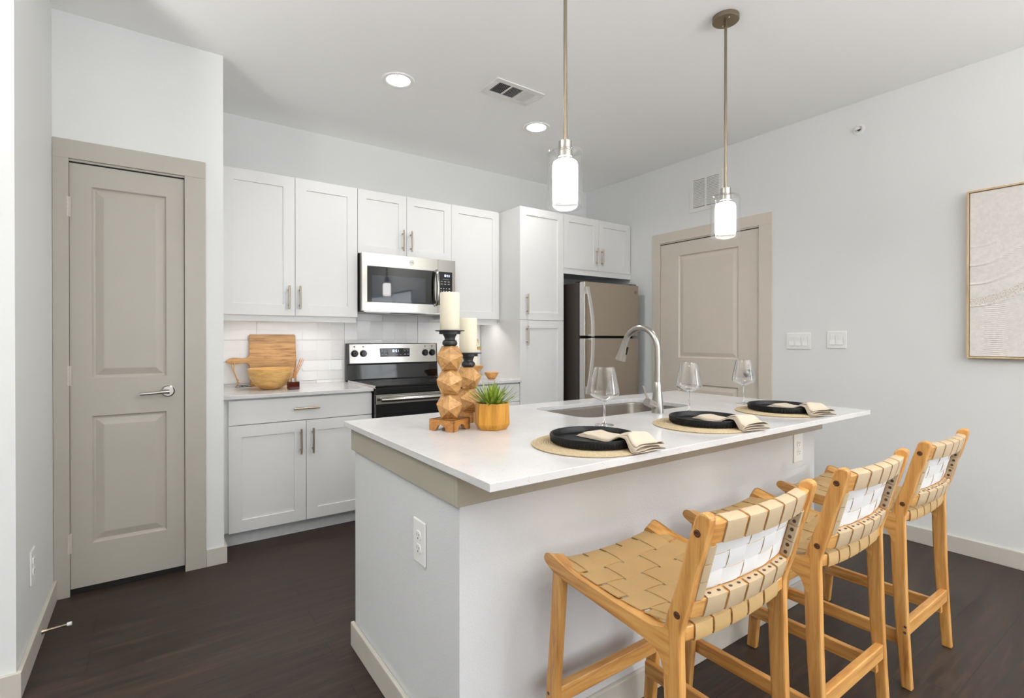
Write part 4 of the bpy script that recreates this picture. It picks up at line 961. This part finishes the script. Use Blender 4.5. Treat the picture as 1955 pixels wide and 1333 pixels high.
def candle_holder(x, y, n, ra, label, spin):
    t = thing('candle_holder', label, 'candle holder', (x, y, ZK), group=None)
    b = B(); s = 0.0525; z0 = ZK + 0.0003; z1 = ZK + 0.040
    ar = [(-s, z0), (-s, z1), (s, z1), (s, z0), (s * 0.62, z0)] + [(s * 0.40 * math.cos(a), z0 + 0.004 + 0.019 * math.sin(a)) for a in [math.pi * k / 10 for k in range(11)]] + [(-s * 0.62, z0)]
    b.prism(ar, -s, -s + 0.012, 'x').prism(ar, s - 0.012, s, 'x')
    b.prism(ar, -s + 0.0119, s - 0.0119, 'y') if False else None
    for yy in (-s, s - 0.012): b.prism([(p[0] * 0.98, p[1]) for p in ar], yy, yy + 0.012, 'y')
    b.box(-s + 0.005, s - 0.005, -s + 0.005, s - 0.005, z1 - 0.012, z1)
    rm = Matrix.Rotation(ra, 3, 'Z'); b.deform(lambda v: rm @ v + Vector((x, y, 0)))
    part('arched_base', b, M['basewood'], t)
    rr = 0.0545; h = rr * 0.7947 * 2
    for k in range(n):
        b = B(); icosa(b, (x, y, z1 + 0.0005 + h / 2 + k * h), rr, math.atan2(-y, -x) + spin + 0.05 * k, k + n)
        part('faceted_ball', b, [M['faceted'], M['facetedy'], M['facetedz'], M['seam']], t)
    zt = z1 + n * h
    b = B().lathe([(0.0, zt), (0.020, zt), (0.0265, zt + 0.006), (0.0275, zt + 0.012), (0.0245, zt + 0.020), (0.0195, zt + 0.023), (0.0185, zt + 0.026), (0.0205, zt + 0.034), (0.0245, zt + 0.041), (0.0245, zt + 0.043), (0.0385, zt + 0.044), (0.0385, zt + 0.0535), (0.0525, zt + 0.0545), (0.0530, zt + 0.0575), (0.0, zt + 0.0580)], (x, y, 0), 44)
    part('black_cup', b, M['blackmat'], t, smooth=True)
    return zt + 0.0580
def candle(x, y, z, h, label):
    t = thing('candle', label, 'candle', (x, y, z), group=None)
    part('wax', B().lathe([(0.0, z + 0.0005), (0.0345, z + 0.0005), (0.0355, z + 0.003), (0.0355, z + h - 0.003), (0.034, z + h), (0.012, z + h - 0.003), (0.0, z + h - 0.004)], (x, y, 0), 44), M['wax'], t, smooth=True)
    part('wick', B().tube([(x, y, z + h - 0.006), (x + 0.001, y, z + h - 0.002)], 0.001, 6), M['blackmat'], t)
zt = candle_holder(0.8800, 1.6400, 3, R(24), 'taller candle holder of three stacked faceted wooden balls', R(-4)); print('candle top', zt)
candle(0.8800, 1.6400, zt, 0.136, 'thick cream pillar candle on the taller holder')
zt = candle_holder(1.0385, 1.7800, 2, R(24), 'shorter candle holder of two faceted balls behind the plant pot', R(24)); print('candle2 top', zt)
candle(1.0385, 1.7800, zt, 0.138, 'thick cream pillar candle on the shorter holder')

# ------------------------------------------------------------------ planter
px, py = 1.0110, 1.5620
t = thing('planter', 'orange wood faceted planter with spiky green succulent on the island', 'potted plant', (px, py, ZK))
b = B(); hx = [(0.054, 0.0005), (0.064, 0.0155), (0.0665, 0.021), (0.0630, 0.0950), (0.0585, 0.0950), (0.0590, 0.078)]
rg = []
for r, z in hx: rg.append([b.bm.verts.new((px + r * math.cos(R(60 * k + 12.3)), py + r * math.sin(R(60 * k + 12.3)), ZK + z)) for k in range(6)])
for a, c in zip(rg, rg[1:]):
    for k in range(6): b.bm.faces.new((a[k], a[(k + 1) % 6], c[(k + 1) % 6], c[k]))
b.bm.faces.new(rg[0][::-1])
part('pot', b, M['potwood'], t, bevel=0.001)
part('soil', B().lathe([(0.0, ZK + 0.084), (0.030, ZK + 0.0835), (0.050, ZK + 0.081)], (px, py, 0), 6), M['soil'], t)
b = B(); rd = random.Random(5)
for k in range(58):
    ring_ = k / 58; a = k * 2.39996; el = R(82 - 66 * ring_ ** 0.8 + rd.uniform(-6, 6)); L = rd.uniform(0.078, 0.104) * (1.0 if ring_ > 0.3 else 0.95)
    base = Vector((px + 0.022 * ring_ * math.cos(a), py + 0.022 * ring_ * math.sin(a), ZK + 0.083))
    dr_ = Vector((math.cos(a) * math.cos(el), math.sin(a) * math.cos(el), math.sin(el))); sd = Vector((-math.sin(a), math.cos(a), 0)); up = sd.cross(dr_) * -1
    n = 7; rows = []
    for i in range(n):
        q = i / (n - 1); c = base + dr_ * L * q + Vector((0, 0, 0.010 * q * q)) * (1 if ring_ > .4 else 0)
        w = 0.0055 * (0.75 + 0.6 * q) * (1 - q ** 2.2) + 0.0002; th = 0.0022 * (1 - q) + 0.0002
        rows.append([b.bm.verts.new(c + sd * w), b.bm.verts.new(c - up * th), b.bm.verts.new(c - sd * w), b.bm.verts.new(c + up * th * 0.3)])
    for p_, q_ in zip(rows, rows[1:]):
        for i in range(4): b.bm.faces.new((p_[i], p_[(i + 1) % 4], q_[(i + 1) % 4], q_[i]))
part('foliage', b, M['leaf'], t, smooth=True)

# ------------------------------------------------------------------ things on the left counter
t = thing('cutting_board', 'wooden paddle cutting board leaning on the backsplash', 'cutting board', (0.695, 3.895, ZK))
X0, X1, Z0, Z1, ZH = 0.5445, 0.8440, ZK + 0.0005, 1.2440, 1.0610
def arc(cx, cz, r, a0, a1, n=6): return [(cx + r * math.cos(R(a0 + (a1 - a0) * k / n)), cz + r * math.sin(R(a0 + (a1 - a0) * k / n))) for k in range(n + 1)]
r = 0.012
out = arc(X1 - r, Z0 + r, r, -90, 0) + arc(X1 - r, Z1 - r, r, 0, 90) + arc(X0 + r, Z1 - r, r, 90, 180)
out += arc(X0 - 0.022, ZH + 0.044, 0.022, 0, -90)[0:7]
out += cr([(X0 - 0.022, ZH + 0.022), (X0 - 0.045, ZH + 0.0205), (X0 - 0.085, ZH + 0.0245), (X0 - 0.110, ZH + 0.0225), (X0 - 0.130, ZH + 0.012), (X0 - 0.143, ZH), (X0 - 0.128, ZH - 0.013), (X0 - 0.105, ZH - 0.020), (X0 - 0.075, ZH - 0.0195), (X0 - 0.045, ZH - 0.0155), (X0 - 0.023, ZH - 0.0148)], 3)[1:-1]
out += arc(X0 - 0.022, ZH - 0.0365, 0.022, 90, 0) + arc(X0 + r, Z0 + r, r, 180, 270)
b = B().prism(out, 0, 0.018, 'y')
b.deform(lambda v: Vector((v.x, 3.862 + v.y + (v.z - Z0) * 0.125, v.z)))
part('paddle', b, M['board'], t, bevel=0.002)
hy = 3.862 + (ZH - Z0) * 0.125
b = B(); b.tube([(0.446, hy - 0.004, ZH + 0.006), (0.436, hy - 0.006, ZH - 0.018), (0.441, hy - 0.010, ZH - 0.055), (0.455, hy - 0.012, ZH - 0.090), (0.466, hy - 0.014, ZH - 0.125)], 0.0032, 10)
b.tube([(0.446, hy - 0.004, ZH + 0.006), (0.452, hy - 0.006, ZH - 0.018), (0.447, hy - 0.010, ZH - 0.055), (0.457, hy - 0.013, ZH - 0.090), (0.468, hy - 0.015, ZH - 0.125)], 0.0032, 10)
b.tube([(0.466, hy - 0.016, ZH - 0.120), (0.474, hy - 0.014, ZH - 0.130), (0.468, hy - 0.020, ZH - 0.138), (0.478, hy - 0.016, ZH - 0.146), (0.470, hy - 0.022, ZH - 0.150)], 0.0062, 10)
b.tube([(0.470, hy - 0.018, ZH - 0.145), (0.467, hy - 0.024, ZH - 0.160), (0.464, hy - 0.030, ZH - 0.1695)], [0.004, 0.0035, 0.0045], 8)
part('rope_loop', b, M['rope'], t, smooth=True)
b = B(); P = []
for k in range(60):
    q = k / 59; P.append((0.480 + 0.045 * math.sin(q * 17) + 0.035 * q, 3.800 + 0.028 * math.sin(q * 11 + 1), ZK + 0.0025 + 0.013 * (0.5 + 0.5 * math.sin(q * 23)) + 0.006 * q))
b.tube(P, 0.0011, 6)
single('wire_tangle', b, M['blackmat'], (0.50, 3.80, ZK), 'tangled thin black wire lying left of the wooden bowl', 'wire', smooth=True)
bx, by = 0.6320, 3.6250
b = B().lathe([(0.0, 0.0005), (0.048, 0.0005), (0.060, 0.006), (0.086, 0.022), (0.112, 0.052), (0.130, 0.090), (0.1375, 0.130), (0.1370, 0.1345), (0.1325, 0.1350), (0.1290, 0.128), (0.1215, 0.090), (0.104, 0.056), (0.078, 0.030), (0.040, 0.014), (0.0, 0.012)], (bx, by, ZK), 56)
single('salad_bowl', b, M['bowl'], (bx, by, ZK), 'large round wooden bowl on the left counter before the cutting board', 'bowl', smooth=True)
t = thing('reed_diffuser', 'small square amber glass reed diffuser beside the large wooden bowl', 'diffuser', (0.7480, 3.525, ZK))
part('bottle', B().box(0.7150, 0.7810, 3.4950, 3.5550, ZK + 0.0005, ZK + 0.050), M['amber'], t, bevel=0.003)
part('collar', B().lathe([(0.0, ZK + 0.05), (0.0145, ZK + 0.05), (0.0145, ZK + 0.072), (0.009, ZK + 0.073), (0.0, ZK + 0.0725)], (0.7480, 3.525, 0), 28), M['chrome'], t, smooth=True)
for k in range(7):
    dx = 0.036 + 0.0045 * k; b = B().cyl((0.748 - 0.004 + 0.0015 * k, 3.525 + 0.002 * (k % 3 - 1), ZK + 0.06), (0.748 + dx + 0.003, 3.528 + 0.006 * (k % 3 - 1), ZK + 0.190 + 0.005 * (k % 3)), 0.0016, seg=8)
    part('reed', b, M['reed'], t, smooth=True)
part('reed', B().cyl((0.745, 3.53, ZK + 0.06), (0.772, 3.545, ZK + 0.195), 0.0010, seg=8), M['blackmat'], t, label='dark thin reed')

# ------------------------------------------------------------------ things on the right counter
t = thing('canister', 'tall cream ceramic canister with brass wire clasp on the right counter', 'canister', (2.145, 3.65, ZK))
cx, cy = 2.1400, 3.6500
part('jar', B().lathe([(0.0, ZK + 0.0005), (0.066, ZK + 0.0005), (0.070, ZK + 0.006), (0.070, ZK + 0.205), (0.066, ZK + 0.212), (0.0, ZK + 0.212)], (cx, cy, 0), 44), M['ceramic'], t, smooth=True)
ld = part('lid', B().lathe([(0.0, ZK + 0.213), (0.067, ZK + 0.213), (0.0675, ZK + 0.226), (0.050, ZK + 0.236), (0.0, ZK + 0.239)], (cx, cy, 0), 44), M['ceramic'], t, smooth=True)
b = B(); P = [(cx + 0.050 + 0.016 * math.cos(a), cy - 0.03, ZK + 0.300 + 0.026 * math.sin(a)) for a in [2 * math.pi * k / 24 for k in range(25)]]
b.tube(P, 0.005, 10); b.cyl((cx + 0.050, cy - 0.03, ZK + 0.232), (cx + 0.050, cy - 0.03, ZK + 0.276), 0.004, seg=10)
part('ring_knob', b, M['gold'], ld, smooth=True)
part('clasp', B().box(cx + 0.058, cx + 0.090, cy - 0.045, cy - 0.020, ZK + 0.236, ZK + 0.262), M['gold'], t, bevel=0.003)
b = B().lathe([(0.0, 0.0005), (0.026, 0.0005), (0.034, 0.008), (0.052, 0.034), (0.0610, 0.054), (0.0600, 0.056), (0.0565, 0.054), (0.046, 0.034), (0.028, 0.013), (0.0, 0.010)], (2.2540, 3.4900, ZK), 36)
single('pinch_bowl', b, M['spoonwood'], (2.254, 3.49, ZK), 'small round wooden bowl peeking out above the succulent', 'bowl', smooth=True)
b = B().lathe([(0.0, 0.0005), (0.040, 0.0005), (0.042, 0.008), (0.016, 0.018), (0.014, 0.045), (0.030, 0.062), (0.058, 0.092), (0.0660, 0.114), (0.0650, 0.116), (0.061, 0.114), (0.050, 0.092), (0.024, 0.068), (0.0, 0.064)], (2.0930, 3.4800, ZK), 36)
single('footed_bowl', b, M['spoonwood'], (2.093, 3.48, ZK), 'pale wooden footed bowl half hidden behind the shorter candle holder', 'bowl', smooth=True)

# ------------------------------------------------------------------ bar stools (local: x across, y toward the island, origin on floor)
def stool():
    Y0 = 0.85; HW = 0.2225; TK = 0.024
    t = thing('bar_stool', '', 'bar stool', (0, 0, 0), group='bar stools along the island', world=False)
    def P(l): return [(y - Y0, z) for y, z in l]
    rear = P(cr([(.673, 0), (.697, .30), (.7065, .53), (.705, .60), (.6695, .711), (.650, .785), (.632, .842), (.6275, .856), (.6185, .865), (.607, .8685), (.598, .865), (.593, .856), (.6005, .820), (.617, .763), (.6265, .7377), (.641, .675), (.659, .618), (.6640, .585), (.6625, .50), (.655, .25), (.6415, 0)]))
    rail = P(cr([(1.1086, .606), (1.1055, .6165), (1.097, .6235), (1.085, .626), (1.061, .6205), (1.02, .610), (.978, .603), (.90, .597), (.82, .592), (.76, .5895), (.73, .5915), (.7055, .599), (.69, .60), (.69, .50), (.7050, .515), (.712, .532), (.725, .544), (.76, .5515), (.85, .560), (.995, .5714), (1.035, .575), (1.07, .582), (1.09, .590), (1.103, .598)], 2))
    front = P([(1.036, .578), (1.073, .585), (1.076, .54), (1.087, .40), (1.104, .217), (1.120, 0), (1.084, 0), (1.064, .217), (1.047, .42), (1.036, .55)])
    for s in (-1, 1):
        a, c = (-HW, -HW + TK) if s < 0 else (HW - TK, HW)
        rl = part('rear_leg', B().prism(rear, a, c, 'x'), M['oak'], t, bevel=0.005)
        part('front_leg', B().prism(front, a, c, 'x'), M['oak'], t, bevel=0.004)
        ra, rc_ = (a - 0.001, c + 0.022) if s < 0 else (a - 0.022, c + 0.001)
        def lower(v, s=s):           # the inner edge dips to carry the straps and stops before the back leg
            if v.x * s > HW - TK: return v
            k = max(0, min(1, (v.y + 0.055) / 0.05))
            return Vector((v.x if k > 0 else v.x + s * 0.021, v.y - (0.012 if v.y > 0.235 else 0), (v.z - 0.012 * k) if v.z > 0.5875 else (max(v.z, 0.570) if k > 0 else v.z)))
        part('side_rail', B().prism(rail, ra, rc_, 'x').deform(lower), M['oaky'], t, bevel=0.005)
        for y, z in ((.6213, .8246), (.6697, .6395)):
            b = B(); x = s * HW; b.cyl((x - s * 0.002, y - Y0, z), (x + s * 0.0008, y - Y0, z), 0.0078, seg=20)
            bt = part('bolt_recess', b, M['rivet'], t)
            bt = part('bolt', B().lathe([(0.0028, 0), (0.0052, 0.0006), (0.0060, 0)], (0, 0, 0), 20).deform(lambda v: Vector((x + s * (0.0010 + v.z), y - Y0 + v.x, z + v.y))), M['bolt'], t)
        for y, z in ((1.09, .238), (.661, .215), (.662, .195)):
            part('screw', B().cyl((s * (HW - 0.001), y - Y0, z), (s * (HW + 0.0008), y - Y0, z), 0.0045, seg=12), M['slot'], t)
    xi = HW - TK + 0.0005
    part('front_stretcher', B().box(-xi, xi, 1.064 - Y0, 1.089 - Y0, .214, .260), M['oakx'], t, bevel=0.003)
    part('back_stretcher', B().box(-xi, xi, .655 - Y0, .678 - Y0, .181, .227), M['oakx'], t, bevel=0.003)
    for s in (-1, 1):
        a, c = (-xi, -xi + 0.020) if s < 0 else (xi - 0.020, xi)
        part('side_stretcher', B().box(a, c, .668 - Y0, 1.095 - Y0, .134, .180), M['oaky'], t, bevel=0.003)
    SAG = 0.014
    def sag(v): return Vector((v.x, v.y, v.z - SAG * max(0, 1 - (v.x / xi) ** 2)))
    def xbar(sec, mat, nm, fn):
        b = B(); n = 14; rows = []
        for i in range(n + 1):
            x = -xi + 2 * xi * i / n; rows.append([b.bm.verts.new(fn(Vector((x, y, z)))) for y, z in sec])
        m = len(sec)
        for p_, q_ in zip(rows, rows[1:]):
            for k in range(m): b.bm.faces.new((p_[k], p_[(k + 1) % m], q_[(k + 1) % m], q_[k]))
        b.bm.faces.new(rows[0]); b.bm.faces.new(rows[-1][::-1])
        return part(nm, b, mat, t, bevel=0.003)
    xbar(P([(1.047, .568), (1.086, .568), (1.086, .6035), (1.047, .6005)]), M['oakx'], 'seat_front_rail', sag)
    xbar(P([(.666, .577), (.702, .577), (.702, .609), (.666, .609)]), M['oakx'], 'seat_rear_rail', sag)
    # seat surface height along y
    top = [(.66, .6135), (.70, .6050), (.76, .5940), (.82, .5920), (.90, .5940), (.978, .5985), (1.02, .6025), (1.061, .6065), (1.09, .6075)]
    def sz(y):
        for (a, za), (c, zc) in zip(top, top[1:]):
            if y <= c: return za + (zc - za) * max(0, (y - a)) / (c - a)
        return top[-1][1]
    NX, NY = 5, 5; pitch = 0.0690; wid = 0.0605; yp = [0.745 + k * 0.0705 for k in range(NY)]
    b = B()
    for i in range(NX):
        xc = (i - 2) * pitch
        path = [(1.052, .565), (1.080, .5655), (1.0875, .569), (1.0885, .582), (1.0885, .599), (1.0865, .6045), (1.080, .6062)]
        ys = [1.060 - k * 0.0118 for k in range(31)]
        for y in ys:
            z = sz(y); k = min(range(NY), key=lambda q: abs(yp[q] - y)); d = abs(yp[k] - y) / 0.0353
            sgn = 1 if (i + k) % 2 == 0 else -1
            path.append((y, z + sgn * 0.0026 * max(0, math.cos(min(1, d) * math.pi / 2))))
        path += [(.694, .6115), (.671, .6125), (.6645, .610), (.6630, .600), (.6630, .584), (.6655, .575), (.676, .5735), (.70, .5735)]
        b.ribbon([(xc, y - Y0, z) for y, z in path], (1, 0, 0), wid, 0.0026, 4, 0, 0, sag)
    for k in range(NY):
        yc_ = yp[k]; pth = []
        for m in range(41):
            x = -xi + 0.0005 + (2 * xi - 0.001) * m / 40
            i = max(0, min(NX - 1, round(x / pitch + 2))); d = abs((i - 2) * pitch - x) / (pitch / 2)
            sgn = -1 if (i + k) % 2 == 0 else 1
            pth.append((x, yc_ - Y0, sz(yc_) + sgn * 0.0026 * max(0, math.cos(min(1, d) * math.pi / 2))))
        # follow the seat slope across the strap width
        slope = (sz(yc_ + 0.03) - sz(yc_ - 0.03)) / 0.06
        b.ribbon([(x, y, z) for x, y, z in pth], (0, -1, -slope), 0.0625, 0.0026, 2, 0, 0, sag)
    part('woven_seat', b, M['leather'], t, smooth=True)
    # back: coordinates (x, n toward front, s up along the lean)
    kx = -0.2615; ln = math.sqrt(1 + kx * kx)
    def back(v):      # v = (x, n, s)
        x, n, s_ = v; bow = -0.021 * max(0, 1 - (x / xi) ** 2)
        z = s_; y = .6697 + kx * (s_ - .6395) - 0.0030
        return Vector((x, y - Y0 + n / ln + bow, z + n * 0.25))
    def bar(n0, n1, s0, s1, nm):
        b = B(); rows = []; N = 14
        for i in range(N + 1):
            x = -xi + 2 * xi * i / N; rows.append([b.bm.verts.new(back((x, n, s_))) for n, s_ in ((n0, s0), (n1, s0), (n1, s1), (n0, s1))])
        for p_, q_ in zip(rows, rows[1:]):
            for k in range(4): b.bm.faces.new((p_[k], p_[(k + 1) % 4], q_[(k + 1) % 4], q_[k]))
        b.bm.faces.new(rows[0]); b.bm.faces.new(rows[-1][::-1]); part(nm, b, M['oakx'], t, bevel=0.003)
    bar(-.012, .012, .800, .848, 'top_rail'); bar(-.012, .012, .630, .672, 'lower_back_rail')
    for s in (-1, 1):
        b = B(); rows = []
        for i in range(9):
            sv = .668 + (.804 - .668) * i / 8
            rows.append([b.bm.verts.new(back((s * x, n, sv))) for x, n in ((.1985, -.011), (.1985, .011), (.176, .011), (.176, -.011))])
        for p_, q_ in zip(rows, rows[1:]):
            for k in range(4): b.bm.faces.new((p_[k], p_[(k + 1) % 4], q_[(k + 1) % 4], q_[k]))
        part('back_side_bar', b, M['oak'], t)
    b = B(); hs = [.6955, .7365, .7775]; NXB = 5; pb = 0.0665
    for i in range(NXB):
        xc = (i - 2) * pb; path = [(-.0135, .802), (-.0140, .812), (-.0140, .842), (-.0125, .8485), (-.008, .8500), (.008, .8500), (.0125, .8485), (.0140, .842), (.0140, .808), (.0125, .800)]
        for m in range(25):
            s_ = .796 - (.796 - .676) * m / 24; k = min(range(3), key=lambda q: abs(hs[q] - s_)); d = abs(hs[k] - s_) / .0205
            path.append((.0105 + (1 if (i + k) % 2 else -1) * 0.0019 * math.cos(min(1, d) * math.pi / 2), s_))
        path += [(.0125, .672), (.0140, .664), (.0140, .636), (.0125, .6295), (.008, .628), (-.008, .628), (-.0125, .6295), (-.0140, .636), (-.0140, .667), (-.0125, .6735), (-.008, .6745), (.004, .6745)]
        b.ribbon([(xc, n, s_) for n, s_ in path], (1, 0, 0), 0.057, 0.0024, 3, 0, 1, back)
    for k in range(3):
        sc = hs[k]; path = [(-.1745, .006), (-.1740, -.008), (-.1760, -.0125), (-.181, -.0135), (-.194, -.0135)]
        L = [(-.1745, .007), (-.1740, -.008), (-.1755, -.0125), (-.181, -.0135), (-.1900, -.0135), (-.1945, -.0125), (-.1955, -.008), (-.1955, .008), (-.1945, .0125), (-.190, .0135), (-.180, .0130)]
        pth = list(L)
        for m in range(33):
            x = -.170 + .340 * m / 32; i = max(0, min(4, round(x / pb + 2))); d = abs((i - 2) * pb - x) / (pb / 2)
            pth.append((x, .0105 + (-1 if (i + k) % 2 else 1) * 0.0019 * max(0, math.cos(min(1, d) * math.pi / 2))))
        pth += [(-x, n) for x, n in L[::-1]]
        b.ribbon([(x, n, sc) for x, n in pth], (0, 0, 1), 0.0385, 0.0024, 2, 0, 1, back)
    wb = part('woven_backrest', b, [M['leatherback'], M['suede']], t, smooth=True)
    proto = None
    rv = []
    for i in range(NXB):
        for dx in (-.014, .014):
            p = back(((i - 2) * pb + dx, -.003, .6757)); rv.append((p, Vector((0, 0.15, 1))))
    for k in range(3):
        for ds in (-.0095, .0095):
            for s in (-1, 1):
                p = back((s * .1728, -.0035, hs[k] + ds)); rv.append((p, Vector((-s, 0, 0))))
    for p, n in rv:
        n = n.normalized(); b = B().tube([p - n * 0.0006, p + n * 0.0010, p + n * 0.0014], [0.0046, 0.0044, 0.0028], 12)
        part('rivet', b, M['rivet'], wb, smooth=True)
    return t
s0 = stool()
ST = [(1.1125, 0.0, 'light wood stool with woven tan straps, nearest the camera'), (1.7275, 0.0, 'light wood stool with woven tan straps, middle of the three'), (2.3525, 0.0, 'light wood stool with woven tan straps, farthest near the right wall')]
for i, (x, a, lab) in enumerate(ST):
    o = s0 if i == 0 else copy_tree(s0)
    o.location = (x, 0.85, 0); o.rotation_euler = (0, 0, a); o['label'] = lab
